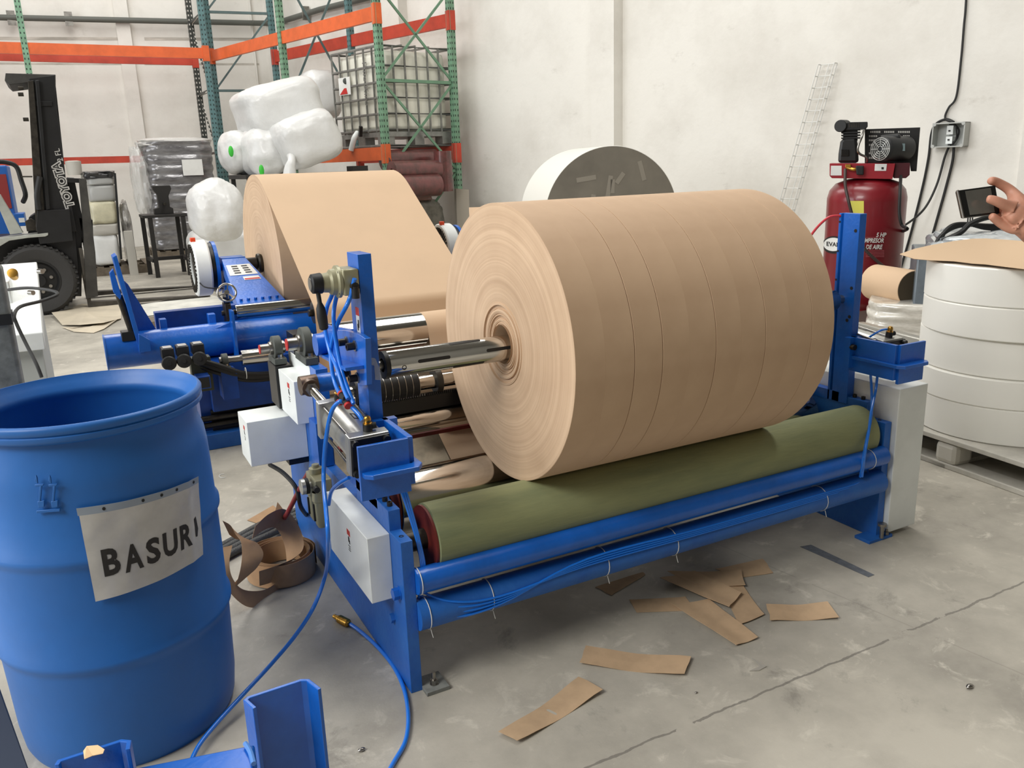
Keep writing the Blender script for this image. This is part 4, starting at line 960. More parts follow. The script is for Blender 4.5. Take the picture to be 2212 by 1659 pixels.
# black corrugated cables on the floor
cb = thing('cable_bundle', 'bundle of dark corrugated cables on the floor behind the strip coil', 'cable', AZ(560, 1180, 0))
CORR = mat('corrugated_grey', (66, 66, 64), .5, bump=.4, bscale=200)
for k in range(4):
    MB().tube([AZ(440, 1230-10*k, .02), AZ(500, 1195-9*k, .02), AZ(580, 1155-10*k, .02+.012*(k % 2)), AZ(640, 1128-8*k, .03), AZ(672, 1105-4*k, .05), AZ(690, 1085, .06)], .015, 10).build('corrugated_cable', CORR, cb)
MB().tube([AX(583, 1004, .55), AX(612, 1022, .56), AX(640, 1055, .58), AX(650, 1095, .60), AZ(668, 1120, .03)], .008, 8).build('drop_cable', BLACK, cb)
hr = thing('red_air_hose', 'short dark red hose running from the filter regulator to the floor', 'hose', AZ(600, 1150, 0))
MB().tube([(.612, 2.645, .465), (.60, 2.68, .455), AX(628, 1095, .575), AX(615, 1118, .56), AZ(600, 1140, .02)], .009, 10).build('hose', mat('red_rubber_hose', (140, 52, 52), .5), hr)

# blue air hoses
def hose(lab, pts, nm='air_hose', r=.0060, grp='blue air hoses'):
    t = thing(nm, lab, 'hose', pts[-1] if pts[-1].z < pts[0].z else pts[0], grp)
    MB().tube(pts, r, 12, smooth=10).build('hose', HOSE, t); return t
h = hose('long blue air hose hanging from the cylinder tee and looping down past the drum', [AX(745, 870, .60), AX(733, 868, .585), AX(716, 890, .565), AX(704, 950, .545), AX(699, 1030, .53), AY(704, 1100, 2.03), AY(709, 1170, 2.0), AZ(703, 1240, .27), AZ(678, 1310, .20), AZ(640, 1370, .13), AZ(590, 1430, .08), AZ(530, 1495, .05), AZ(470, 1560, .03), AZ(430, 1610, .02), AZ(408, 1655, .012)])
h2 = hose('loose blue air hose with a brass coupling curving across the open floor', [AZ(753, 1346, .012), AZ(776, 1362, .010), AZ(815, 1397, .008), AZ(850, 1440, .008), AZ(873, 1490, .007), AZ(882, 1545, .007), AZ(876, 1600, .007), AZ(850, 1648, .007), AZ(820, 1700, .007)])
c0, c1 = AZ(755, 1348, .013), AZ(704, 1322, .014); d = (c1-c0).normalized()
MB().lathe(c0, d, [(0, 0), (0, .008), (.006, .010), (.008, .013), (.05, .012), (.065, .008), (.08, .007), (.082, 0)], 24).build('brass_coupling', BRASS, h2)
mb = MB()
for k in range(9): mb.lathe(c0+d*(.010+.0048*k), d, [(0, .0122), (.0012, .0138), (.0026, .0138), (.0038, .0122)], 20)
mb.build('coupling_grip', BRASS, h2)
x_ = .60
ht = hose('blue air tube from the hand valve hanging furthest left of the post', [AX(730, 602, .62), AX(716, 640, .61), AX(706, 665, .605), AX(702, 703, .60), AX(712, 756, .60), AX(727, 792, .60), AX(742, 838, .60), AX(752, 862, .60)], grp='blue air tubes beside the left post', nm='air_tube')
hose('middle blue air tube hanging from the hand valve behind the lever', [AX(736, 604, .63), AX(727, 640, .62), AX(722, 665, .615), AX(721, 690, .61), AX(726, 738, .61), AX(738, 801, .61), AX(752, 842, .61), AX(764, 872, .612)], grp='blue air tubes beside the left post', nm='air_tube')
hose('blue air tube running diagonally from the black elbow on the valve', [AX(766, 602, .655), AX(757, 640, .645), AX(748, 662, .63), AX(732, 692, .62), AX(721, 726, .61), AX(715, 758, .605), AX(716, 790, .60), AX(724, 828, .60), AX(738, 858, .60)], grp='blue air tubes beside the left post', nm='air_tube')
hose('short blue air tube from the tee to the front port of the cylinder', [AX(742, 868, .60), AX(760, 880, .61), AX(775, 895, .62), AX(783, 908, .625)], grp='blue air tubes beside the left post', nm='air_tube')
hose('blue air tube curving up from the filter regulator to the cylinder bracket', [AX(754, 1032, .62), AX(732, 1045, .60), AX(716, 1062, .59), AX(710, 1090, .585)], grp='blue air tubes beside the left post', nm='air_tube')
tf = thing('tee_fitting', 'black push-in tee with red collars above the air cylinder', 'fitting', AX(745, 862, .60))
for (a, b_, m, r) in ((AX(738, 852, .60), AX(752, 876, .60), BLACK, .010), (AX(737, 850, .60), AX(739, 853, .60), REDLAB, .0108), (AX(751, 874, .60), AX(753, 878, .60), REDLAB, .0108), (AX(734, 868, .598), AX(748, 862, .60), BLACK, .009), (AX(733, 869, .598), AX(736, 868, .598), REDLAB, .0098)): MB().cyl(a, b_, r, 16).build('fitting_body', m, tf)
# ================================================================ background on the left
from mathutils import noise as MN
def blob(c, ax, m, name, n=56, k=36, amp=.06, fr=3.0, sq=2.6, seed=0, rot=None, ruck=.02, tie=None):
    """soft wrapped bundle: superellipsoid with folds"""
    vs = []; fs = []; c = Vector(c); off = Vector((seed*7.3, seed*3.1, seed))
    for i in range(k+1):
        a = pi*i/k
        for j in range(n):
            b = 2*pi*j/n; s_, c_ = sin(a), cos(a)
            f = lambda x: math.copysign(abs(x)**(2/sq), x)
            d = Vector((f(s_)*f(cos(b)), f(s_)*f(sin(b)), f(c_)))
            w = MN.noise(d*fr+off)*amp+abs(MN.noise(d*fr*2.7+off))*ruck+abs(MN.noise(Vector((d.x*9, d.y*9, d.z*3))+off))*ruck*.6
            p = Vector((d.x*ax[0], d.y*ax[1], d.z*ax[2]))*(1+w)
            if rot: p = rot @ p
            vs.append(c+p)
    for i in range(k):
        for j in range(n): fs.append((i*n+j, (i+1)*n+j, (i+1)*n+(j+1) % n, i*n+(j+1) % n))
    return MB().add(vs, fs)
FILM = mat('white_bubble_film', (222, 222, 220), .42, noise=.03, coat=.3, sub=.0, bump=.3, bscale=30)
FILMG = mat('grey_stretch_film', (150, 149, 150), .18, .35, nscale=3, rgb2=(104, 102, 104), stretch=(1, 1, 4), bump=.35, bscale=9)
CLEAR = mat('clear_film', (225, 226, 224), .12, alpha=.42, bump=.5, bscale=12)
GRNT = mat('green_tape', (60, 190, 60), .5)
WOOD = mat('weathered_wood', (120, 108, 92), .8, noise=.3)
RX = lambda a: Matrix.Rotation(a, 3, 'X'); RY = lambda a: Matrix.Rotation(a, 3, 'Y'); RZ = lambda a: Matrix.Rotation(a, 3, 'Z')
def pallet(par, c, w, d, h=.14, m=None, rotz=0):
    R = Matrix.Rotation(rotz, 3, 'Z'); c = Vector(c); m = m or WOOD; mb = MB()
    def bx(x0, y0, z0, x1, y1, z1): 
        mb.hexa([c+R @ Vector(q) for q in ((x0, y0, z0), (x1, y0, z0), (x1, y1, z0), (x0, y1, z0))], [c+R @ Vector(q) for q in ((x0, y0, z1), (x1, y0, z1), (x1, y1, z1), (x0, y1, z1))])
    for k in range(7): x = -w/2+k*(w-.09)/6; bx(x, -d/2, h-.02, x+.09, d/2, h)
    for y in (-d/2, -.05, d/2-.1): bx(-w/2, y, .02, w/2, y+.1, h-.02); bx(-w/2, y, 0, w/2, y+.1, .02)
    o = mb.build('pallet', m, par, smooth=False); return o
# ---- tall film-wrapped stack
g = AZ(388, 557, 0)
st = thing('wrapped_stack', 'tall grey stretch-wrapped stack with a white sheet label beside the bags', 'wrapped pallet', (g.x, g.y+.5, 0))
def PZ_(u, v, y): return AY(u, v, y)
yl = g.y
rows = []
zt = AY(390, 305, yl).z; xl, xr_ = AY(318, 430, yl).x, AY(476, 430, yl).x; w2 = (xr_-xl)/2; xc_ = (xl+xr_)/2
vs = []; fs = []; n = 48; k = 80
for i in range(k+1):
    z = .16+(zt-.16)*i/k; t = i/k; bul = .93+.07*min(1, t*5)*1.0
    rg = .035*abs(sin(z*pi/.165))+.015*sin(z*3)
    for j in range(n):
        b = 2*pi*j/n; f = lambda x: math.copysign(abs(x)**.45, x)
        nn = MN.noise(Vector((cos(b)*2, sin(b)*2, z*4)))*.05
        sx = w2*(bul-.05+rg+nn)*(1 if i < k else .9); sy = .55*(bul+rg+nn)
        vs.append((xc_+sx*f(cos(b))+ .05*(t-.5), yl+.55+sy*f(sin(b)), z))
for i in range(k):
    for j in range(n): fs.append((i*n+j, i*n+(j+1) % n, (i+1)*n+(j+1) % n, (i+1)*n+j))
fs += [tuple(range(n))[::-1], tuple(range(k*n, k*n+n))]
MB().add(vs, fs).build('wrapped_load', FILMG, st, ang=60)
blob((xc_, yl+.55, zt-.02), (w2*1.0, .52, .10), CLEAR, '', amp=.08, seed=4, sq=4).build('film_cap', mat('cloudy_film', (196, 194, 190), .25, coat=.3), st)
q0, q1 = AY(392, 345, yl-.06), AY(440, 378, yl-.06)
MB().box((q0.x, yl-.07, q1.z), (q1.x, yl-.06, q0.z)).build('paper_label', WHITEPAPER, st, smooth=False)
pallet(st, (xc_, yl+.55, 0), w2*2, 1.1)
blob((xl-.02, yl+.45, 1.35), (.15, .4, .62), CLEAR, '', amp=.2, seed=8, sq=3).build('loose_film', CLEAR, st)
# ---- mixed pallet behind the forklift forks
g2 = AZ(232, 588, 0); y2 = 14.2
def bxp(u0, v0, u1, v1, y, dp, z0=None):
    a, b = AY(u0, v0, y), AY(u1, v1, y); return (min(a.x, b.x), y, b.z if z0 is None else z0), (max(a.x, b.x), y+dp, a.z)
mx_ = thing('mixed_pallet', 'film-wrapped pallet of white sacks and boxes behind the forklift carriage', 'wrapped pallet', (AY(230, 500, y2).x, y2+.5, 0))
pc = AY(232, 500, y2).x
pallet(mx_, (pc, y2+.5, 0), 1.1, 1.0)
zz0 = .15
for i, (u0, v0, u1, v1, nm, m) in enumerate(((195, 508, 265, 575, 'sack', WHITEPAPER), (193, 485, 262, 508, 'box', mat('pale_box', (190, 186, 176), .7)), (190, 435, 258, 484, 'bag', mat('cream_bag', (214, 208, 178), .3, noise=.1)), (188, 400, 255, 435, 'box', mat('silver_box', (176, 176, 172), .35)), (184, 376, 250, 400, 'box', mat('silver_box', (176, 176, 172), .35)))):
    a, b = bxp(u0, v0, u1, v1, y2, .9); c = [(a[j]+b[j])/2 for j in range(3)]; 
    if i == 0: a = (a[0], a[1], .15)
    c = [(a[j]+b[j])/2 for j in range(3)]
    blob(c, [(b[j]-a[j])/2 for j in range(3)], m, '', amp=.05, seed=i, sq=7, n=40, k=24).build(nm, m, mx_)
a, b = bxp(176, 370, 250, 386, y2-.02, .95); blob([(a[j]+b[j])/2 for j in range(3)], [(b[j]-a[j])/2 for j in range(3)], BLACK, '', amp=.15, seed=5, sq=6).build('dark_film_top', mat('smoky_film', (60, 60, 60), .2), mx_)
for u in (250, 268): 
    q = AY(u, 378 if u == 250 else 560, y2-.05)
MB().bar(AY(248, 374, y2-.05), AY(262, 560, y2-.05), .03, .03).build('corner_strap', BLACK, mx_)
q = AY(160, 360, y2); o = MB().lathe((q.x, y2+.3, AY(160, 378, y2).z), (0, 0, 1), [(0, 0), (0, .10), (.2, .11), (.21, .06), (.21, 0)], 24).build('roll_end', mat('pale_box', (190, 186, 176), .7), mx_)
# draped film heap to the right of it
a, b = bxp(258, 440, 300, 572, y2, .8, 0.0)
o = blob([(a[j]+b[j])/2 for j in range(3)], [(b[j]-a[j])/2*1.02 for j in range(3)], FILMG, '', amp=.22, fr=2, seed=12, sq=3).build('film_heap', mat('crumpled_film', (178, 174, 168), .2, nscale=5, rgb2=(84, 80, 76), coat=.4), None, loc=((a[0]+b[0])/2, y2+.4, 0))
tag(o, 'crumpled grey film heap between the mixed pallet and the steel stand', 'film heap')
a, b = bxp(268, 500, 296, 568, y2-.3, .12, 0.0); o = MB().box(a, b).build('board_panel', mat('pale_box', (190, 186, 176), .7), None, loc=((a[0]+b[0])/2, y2-.3, 0)); tag(o, 'pale board panel leaning in front of the film heap', 'board')
# ---- steel stand with black tool
g3 = AZ(340, 600, 0); ys = g3.y
sd = thing('steel_stand', 'dark steel leg stand with a black bench vice on top', 'stand', (AY(365, 500, ys).x, ys+.3, 0))
IRON = mat('dark_iron', (50, 48, 46), .55, .3)
tz = AY(360, 463, ys).z; lx0, lx1 = AY(329, 530, ys).x, AY(400, 530, ys).x
for (x, y) in ((lx0+.02, ys), (lx0-.04, ys+.55), (lx1+.02, ys), (lx1, ys+.55)): MB().bar((x, y, 0), (x, y, tz), .06, .06).build('leg', IRON, sd, smooth=False)
MB().box((lx0-.08, ys-.04, tz-.04), (lx1+.08, ys+.6, tz)).build('stand_top', IRON, sd, bev=.004)
MB().bar((lx0, ys+.3, .25), (lx1, ys+.3, .25), .05, .05).bar((lx0, ys, .25), (lx0-.04, ys+.55, .25), .05, .05).bar((lx1, ys, .25), (lx1, ys+.55, .25), .05, .05).build('stretcher', IRON, sd, smooth=False)
vc = AY(357, 463, ys+.1)
o = MB().prism([(vc.x-.14, ys+.1, tz), (vc.x+.12, ys+.1, tz), (vc.x+.12, ys+.1, tz+.08), (vc.x+.08, ys+.1, tz+.10), (vc.x+.08, ys+.1, tz+.26), (vc.x+.13, ys+.1, tz+.36), (vc.x+.12, ys+.1, tz+.41), (vc.x-.13, ys+.1, tz+.41), (vc.x-.12, ys+.1, tz+.36), (vc.x-.07, ys+.1, tz+.28), (vc.x-.07, ys+.1, tz+.10), (vc.x-.14, ys+.1, tz+.08)], (0, .18, 0)).build('bench_vice', IRON, None, bev=.006, loc=(vc.x, ys+.2, tz))
tag(o, 'black bench vice bolted on the steel stand', 'vice')
MB().cyl((vc.x, ys+.1, tz+.15), (vc.x, ys-.08, tz+.15), .02, 12).build('vice_screw', DSTEEL, o)

# ---- forklift
FY = 10.6
fk = thing('forklift', 'black forklift mast, grey fender and big tyre facing right at the left edge', 'forklift', (AY(60, 600, FY).x, FY+.6, 0))
TYRE = mat('tyre_rubber', (52, 51, 50), .85, bump=.3, bscale=30)
wc = AY(83, 603, FY-.05); R_ = .385; wc.z = R_
o = MB().lathe((wc.x, FY-.12, R_), (0, 1, 0), [(.02, .21), (0, .25), (-.01, .34), (.02, R_-.012), (.05, R_), (.22, R_), (.25, R_-.02), (.26, .25), (.24, .21)], 64, closed=True).build('tyre', TYRE, fk)
mb = MB()
for k in range(40):
    A = 2*pi*k/40; mb.bar((wc.x+R_*cos(A), FY-.11, R_+R_*sin(A)), (wc.x+R_*cos(A+.05), FY+.1, R_+R_*sin(A+.05)), .028, .014)
mb.build('tread_lug', TYRE, o)
MB().lathe((wc.x, FY-.10, R_), (0, 1, 0), [(0, .205), (-.012, .22), (-.012, .205), (.05, .18), (.05, 0)], 48).build('wheel_rim', mat('dull_rim', (40, 40, 40), .5, .4), fk)
MB().cyl((wc.x, FY-.10, R_), (wc.x, FY-.02, R_), .07, 24).build('wheel_hub', BLACKP, fk)
for k in range(8): A = 2*pi*k/8+.2; MB().cyl((wc.x+.13*cos(A), FY-.075, R_+.13*sin(A)), (wc.x+.13*cos(A), FY-.05, R_+.13*sin(A)), .018, 12).build('wheel_nut', STEEL, fk)
GRY = mat('forklift_grey', (168, 170, 162), .45, noise=.1)
def P3(pl, y, d, nm, m, bev=.004): return MB().prism([AY(u, v, y) for u, v in pl], (0, d, 0)).build(nm, m, fk, bev=bev, smooth=False)
P3([(-40, 522), (20, 512), (104, 503), (104, 508), (98, 511), (60, 514), (20, 520), (-5, 535), (-40, 560)], FY-.1, .35, 'fender', GRY)
P3([(-60, 400), (0, 420), (10, 437), (50, 503), (22, 507), (0, 455), (-60, 440)], FY-.02, .12, 'guard_strut', GRY)
P3([(-60, 515), (10, 512), (60, 512), (62, 470), (85, 455), (150, 450), (150, 560), (165, 640), (100, 660), (-60, 660)], FY+.35, .7, 'chassis', BLACKP)
P3([(54, 478), (66, 472), (80, 480), (82, 497), (58, 500)], FY-.02, .1, 'tilt_cylinder', DSTEEL)
# mast: two channel columns with inner rails, crosshead and a wide lift cylinder
P3([(62, 170), (118, 162), (122, 230), (142, 385), (166, 500), (96, 500), (80, 390)], FY, .10, 'mast_channel', BLACKP)
P3([(60, 175), (72, 174), (100, 500), (78, 500)], FY-.05, .06, 'inner_rail', DSTEEL)
P3([(76, 174), (84, 173), (108, 452), (100, 454)], FY-.06, .05, 'inner_rail', BLACKP)
P3([(62, 170), (118, 162), (142, 385), (80, 390)], FY+.75, .10, 'mast_channel', BLACKP)
P3([(12, 158), (120, 161), (120, 176), (60, 178), (20, 183), (10, 174)], FY+.02, .8, 'crosshead', mat('worn_black', (62, 60, 56), .6, noise=.3))
P3([(72, 218), (112, 219), (113, 229), (74, 229)], FY-.02, .9, 'mast_tie', BLACKP)
for (u, v) in ((45, 190), (45, 204), (56, 258)): MB().cyl(AY(u-6, v, FY), AY(u+6, v, FY), .02, 10).build('roller_pin', DSTEEL, fk)
P3([(80, 455), (150, 452), (158, 520), (86, 528), (78, 490)], FY-.08, .2, 'lower_bracket', BLACKP)
P3([(96, 500), (160, 470), (168, 560), (175, 640), (120, 640)], FY+.05, .5, 'mast_base', BLACKP)
P3([(144, 383), (160, 384), (178, 470), (176, 640), (164, 640)], FY+.1, .08, 'mast_rail', BLACKP)
P3([(170, 385), (186, 386), (206, 545), (212, 640), (186, 646), (180, 500)], FY-.02, .10, 'carriage_plate', mat('worn_black', (62, 60, 56), .6, noise=.3))
P3([(144, 384), (186, 386), (188, 396), (146, 394)], FY, .9, 'carriage_bar', BLACKP)
P3([(170, 470), (200, 475), (204, 560), (186, 560)], FY+.1, .6, 'carriage_bar', BLACKP)
MB().cyl(AY(160, 520, FY+.2), AY(178, 515, FY+.2), .045, 16).build('side_shift_cylinder', DSTEEL, fk)
MB().tube([AY(86, 382, FY-.1), AY(80, 420, FY-.12), AY(84, 452, FY-.1)], .03, 10).build('hydraulic_hose', BLACK, fk)
P3([(46, 380), (70, 380), (70, 383), (46, 383)], FY-.05, .03, 'hose_guard', DSTEEL)
# forks on the floor pointing right
FORK = mat('fork_steel', (84, 80, 74), .55, .5, noise=.3)
for (ya, uend) in ((FY+.0, 455), (FY+1.0, 430)):
    x0 = AY(196, 645, FY).x; x1 = x0+1.30
    MB().hexa([(x0, ya, .03), (x1, ya+.02, .02), (x1, ya+.12, .02), (x0, ya+.14, .03)], [(x0, ya, .085), (x1, ya+.02, .03), (x1, ya+.12, .03), (x0, ya+.14, .085)]).box((x0-.04, ya, .03), (x0, ya+.14, .7)).build('fork', FORK, fk, smooth=False)
# lettering up the mast
def mast_txt(txt, size, u, v, m, bold, lift, nm):
    vs, fs = text_mb(txt, size, bold); c = AY(u, v, FY-lift); tilt = rad(8.5)
    ex = Vector((-sin(tilt), 0, cos(tilt))); ey = Vector((-cos(tilt), 0, -sin(tilt)))
    MB().add([c+ex*v_.x*1.0+ey*v_.y for v_ in vs], fs).build(nm, m, fk, smooth=False)
mast_txt('TOYOTA', .118, 137, 400, mat('lettering_white', (190, 188, 184), .5), .012, .004, 'lettering')
mast_txt('TOYOTA', .118, 137, 400, BLKLAB, .0, .007, 'lettering_inner')
mast_txt('2 FL', .08, 127, 335, mat('lettering_white', (190, 188, 184), .5), .0, .004, 'lettering')
# ---- blue machine with red panel at far left
y5 = 12.2
bm_ = thing('control_cabinet', 'blue cabinet with a dark red panel partly behind the forklift', 'cabinet', (AY(20, 480, y5).x, y5+.4, 0))
a, b = bxp(-80, 359, 40, 500, y5, .8, 0.0); MB().box(a, b).build('cabinet_body', mat('cabinet_blue', (28, 92, 172), .45), bm_, bev=.02)
a, b = bxp(-80, 379, 26, 450, y5-.012, .02); MB().box(a, b).build('front_panel', mat('panel_red', (140, 44, 42), .5), bm_, smooth=False)
a, b = bxp(28, 462, 56, 488, y5-.1, .5); MB().box(a, b).build('side_box', mat('cabinet_blue', (28, 92, 172), .45), bm_, bev=.005)
a, b = bxp(40, 471, 54, 480, y5-.106, .01); MB().box(a, b).build('label', WHITEPAPER, bm_, smooth=False)
c_ = thing('black_hose', 'thin black hose arching over the blue cabinet at the left edge', 'hose', AY(20, 400, y5-.3))
MB().tube([AY(-20, 350, y5-.3), AY(10, 350, y5-.3), AY(35, 360, y5-.3), AY(46, 390, y5-.3), AY(55, 420, y5-.3), AY(50, 436, y5-.2)], .028, 10).build('hose', BLACK, c_)
# ---- paper sheets on the floor by the forks
def flat(px, m, name, lab, cat, z=.002, th=.002, wav=.01):
    P = [AZ(u, v, z) for u, v in px]; c = sum(P, Vector())/len(P)
    mb = MB(); Q = [p+Vector((0, 0, wav*random.random())) for p in P]; n = len(P)
    mb.add([c+Vector((0, 0, wav))]+Q+[c+Vector((0, 0, wav+th))]+[q+Vector((0, 0, th)) for q in Q], [(0, 1+(i+1) % n, 1+i) for i in range(n)]+[(n+1, n+2+i, n+2+(i+1) % n) for i in range(n)]+[(1+i, 1+(i+1) % n, n+2+(i+1) % n, n+2+i) for i in range(n)])
    o = mb.build(name, m, None, smooth=False, loc=(c.x, c.y, 0)); return tag(o, lab, cat)
CREAM = mat('cream_cardboard', (206, 194, 172), .8, noise=.12, nscale=2)
flat([(113, 684), (140, 675), (178, 658), (200, 660), (262, 664), (262, 690), (225, 706), (175, 711), (135, 704)], CREAM, 'cardboard_sheet', 'crumpled cream cardboard sheet on the floor beside the tyre', 'cardboard', wav=.05)
flat([(134, 708), (158, 712), (225, 706), (253, 694), (225, 712), (202, 720), (160, 718)], CREAM, 'cardboard_sheet', 'torn lower edge piece of cream cardboard nearest the grey cabinet', 'cardboard', wav=.02)
flat([(305, 660), (420, 638), (455, 637), (480, 646), (480, 662), (318, 684)], mat('white_board', (222, 220, 210), .7, noise=.15, nscale=3), 'cardboard_sheet', 'long white cardboard sheet with tyre marks behind the blue tube', 'cardboard', wav=.012)
mb = MB(); P = [AZ(u, v, .06) for u, v in ((318, 686), (480, 662), (480, 668), (320, 697))]
o = mb.hexa([Vector((p.x, p.y, 0)) for p in P], P).build('timber_board', WOOD, None, smooth=False, loc=(P[0].x, P[0].y, 0)); tag(o, 'grey timber board along the edge of the white cardboard', 'board')
# ---- grey pole and console at left edge (near)
y6 = 3.05
pp = thing('grey_pole', 'grey steel pole with a black band at the left edge behind the drum', 'pole', (AY(8, 700, y6).x, y6, 0))
p_ = AY(6, 700, y6); b_ = AY(14, 700, y6)
MB().bar((p_.x-.02, y6, 0), (p_.x-.02, y6, 1.20), .095, .095).build('pole', mat('pole_grey', (122, 126, 124), .5, noise=.25, nscale=20), pp, bev=.012)
q = AY(8, 686, y6); MB().box((p_.x-.07, y6-.053, q.z-.017), (p_.x+.030, y6+.053, q.z+.017)).build('black_band', BLACK, pp)
cs = thing('control_console', 'light grey control console with sloped white top beside the grey pole', 'console', (-.35, 4.2, 0))
xr2 = -.155
MB().prism([(xr2, 3.75, 0), (xr2, 4.45, 0), (xr2, 4.45, 1.03), (xr2, 4.38, 1.045), (xr2, 3.75, .82)], (-.34, 0, 0)).build('console_body', mat('console_grey', (186, 190, 186), .5), cs, bev=.006)
MB().prism([(xr2+.012, 3.72, .80), (xr2+.012, 3.72, .87), (xr2+.012, 4.40, 1.09), (xr2+.012, 4.42, 1.06)], (-.36, 0, 0)).build('sloped_lid', WHITEP, cs, bev=.004)
kp = AY(28, 592, 4.0); MB().lathe(kp, (-.1, -1, .6), [(-.03, 0), (-.03, .015), (0, .02), (.012, .02), (.015, 0)], 20).build('brass_knob', BRASS, cs)
MB().box((kp.x-.1, 4.0, .93), (kp.x-.02, 4.2, 1.05)).build('raised_box', WHITEP, cs, bev=.004)
for (u, v) in ((83, 586), (63, 632)): q = AY(u, v, 3.9); MB().cyl(q, q+Vector((.015, -.02, 0)), .010, 12).build('lid_screw', STEEL, cs)
cc_ = thing('black_cable', 'thin black cable looping in front of the control console', 'cable', AY(70, 650, 3.3))
MB().tube([AY(18, 626, 3.6), AY(60, 622, 3.45), AY(108, 627, 3.3), AY(124, 636, 3.25), AY(90, 650, 3.2), AY(45, 662, 3.1), AY(31, 680, 3.0), AY(36, 700, 2.98), AY(55, 740, 2.95), AY(78, 785, 2.9), AY(90, 815, 2.88)], .0055, 8).build('cable', BLACK, cc_)

# ================================================================ white film bags
Yb = 13.0
def bag(u, v, ru, rv, y, lab, seed, rot=None, sq=2.6, dep=None, amp=.07, knot=None, green=None, m=None, ruck=.015, fr=2.0):
    c = AY(u, v, y); s_ = (AY(u+10, v, y)-AY(u-10, v, y)).x/20; sz = (AY(u, v-10, y)-AY(u, v+10, y)).z/20
    t = thing('film_bag', lab, 'bag of film', (c.x, c.y, max(c.z-rv*sz, 0)), 'white film bags heaped behind the parent roll')
    blob(c, (ru*s_, dep or ru*s_*.8, rv*sz), m, '', amp=amp, seed=seed, rot=RY(rot) if rot else None, sq=sq, n=96, k=64, ruck=ruck, fr=fr).build('bag', m or FILM, t, ang=70)
    if knot:
        k = AY(knot[0], knot[1], y-(dep or ru*s_*.8)*.9); MB().tube([k+Vector((.05, .25, .12)), k, k+Vector((-.04, -.02, -.12)), k+Vector((-.06, -.01, -.30))], .06, 10, rf=lambda q: .05+.09*abs(q-.35)).build('tied_neck', m or FILM, t)
    if green:
        k = AY(green[0], green[1], y-(dep or ru*s_*.8)*1.08); MB().sph(k, .06, 10, 6, (.6, .4, 1.3)).build('green_tie', GRNT, t)
    return t
bag(598, 238, 86, 58, Yb, 'largest white film bag, topmost, lying left of the caged tank', 1, rot=rad(-14), sq=4.6, dep=.65, amp=.05)
bag(660, 302, 66, 56, Yb-.8, 'white film bag with a tied neck hanging below the largest one', 2, rot=rad(-18), sq=4.0, dep=.5, amp=.05, knot=(630, 345))
bag(519, 330, 44, 48, Yb+.2, 'white film bag with a green tie at the left of the heap', 3, sq=2.6, dep=.5, green=(499, 327))
bag(572, 330, 50, 56, Yb-.3, 'white film bag in the middle of the heap with green tape low down', 5, sq=2.6, dep=.5, green=(565, 368), amp=.1)
bag(466, 455, 62, 68, 10.5, 'loose white film bag low down left of the parent roll', 6, sq=2.4, dep=.4, amp=.10, ruck=.03, fr=1.5)
bag(690, 206, 38, 52, Yb+2.2, 'pale film bag behind the largest one, touching the caged tank', 7, sq=4, dep=.5, amp=.03)
a, b = bxp(426, 500, 720, 560, 11.2, 1.2, 0.0)
o = blob([(a[j]+b[j])/2 for j in range(3)], [(b[j]-a[j])/2*1.02 for j in range(3)], FILM, '', amp=.05, seed=15, sq=6, fr=2).build('film_pile', FILM, None, loc=((a[0]+b[0])/2, 11.8, 0)); tag(o, 'low pile of white film on the floor behind the parent roll', 'film pile')
# table-like carrier under the upper bags (only its dark front rail shows)
ca = thing('bag_trolley', 'dark steel frame carrying the upper film bags behind the parent roll', 'trolley', (AY(640, 380, Yb).x, Yb, 0))
zc_ = AY(700, 372, Yb-.6).z; xa, xb = AY(530, 372, Yb-.6).x, AY(800, 372, Yb-.6).x
MB().box((xa, Yb-.6, zc_-.06), (xb, Yb+.8, zc_)).build('top_frame', IRON, ca)
for x in (xa+.05, xb-.05):
    for y in (Yb-.55, Yb+.7): MB().bar((x, y, 0), (x, y, zc_-.06), .06, .06).build('leg', IRON, ca, smooth=False)
MB().box((AY(762, 365, Yb-.6).x, Yb-.6, zc_), (AY(795, 365, Yb-.6).x, Yb-.3, AY(780, 358, Yb-.6).z)).build('end_bracket', IRON, ca)

# ================================================================ caged tank on the rack
IZ1, IZ0 = zat(fC, 822, 92), zat(fC, 822, 316)
Rk = bdir; Dp = (bC-fC).normalized()
P0 = fC+Dp*.10-Rk*.12
lw = along(P0+Vector((0, 0, 2.5)), -Rk, 724, 0, 5); ld2 = along(P0+Vector((0, 0, 2.5)), Dp, 974, 0, 4)
ib = thing('caged_tank', 'white plastic liquid tank in a galvanised cage on the rack beams', 'tank', Vector((*(P0-Rk*lw/2+Dp*ld2/2)[:2], IZ0)))
def I(a, d, z): p = P0-Rk*(a*lw)+Dp*(d*ld2); return Vector((p.x, p.y, IZ0+(IZ1-IZ0)*z))
GALV = mat('galvanised_tube', (150, 150, 146), .4, .6, noise=.2)
def Ibox(a0, a1, d0, d1, z0_, z1_, nm, m, bev=0): return MB().hexa([I(a0, d0, z0_), I(a1, d0, z0_), I(a1, d1, z0_), I(a0, d1, z0_)], [I(a0, d0, z1_), I(a1, d0, z1_), I(a1, d1, z1_), I(a0, d1, z1_)]).build(nm, m, ib, bev=bev, smooth=bool(bev))
o = Ibox(.03, .97, .03, .97, .15, .96, 'plastic_bottle', mat('milky_plastic', (236, 234, 220), .5, noise=.06, nscale=2), bev=.09)
for zz_ in (.17, .33, .49, .64, .80, .99):
    MB().tube([I(.0, 0, zz_), I(1, 0, zz_), I(1, 1, zz_), I(0, 1, zz_)], .020, 8, smooth=0, closed=True).build('cage_ring', GALV, ib)
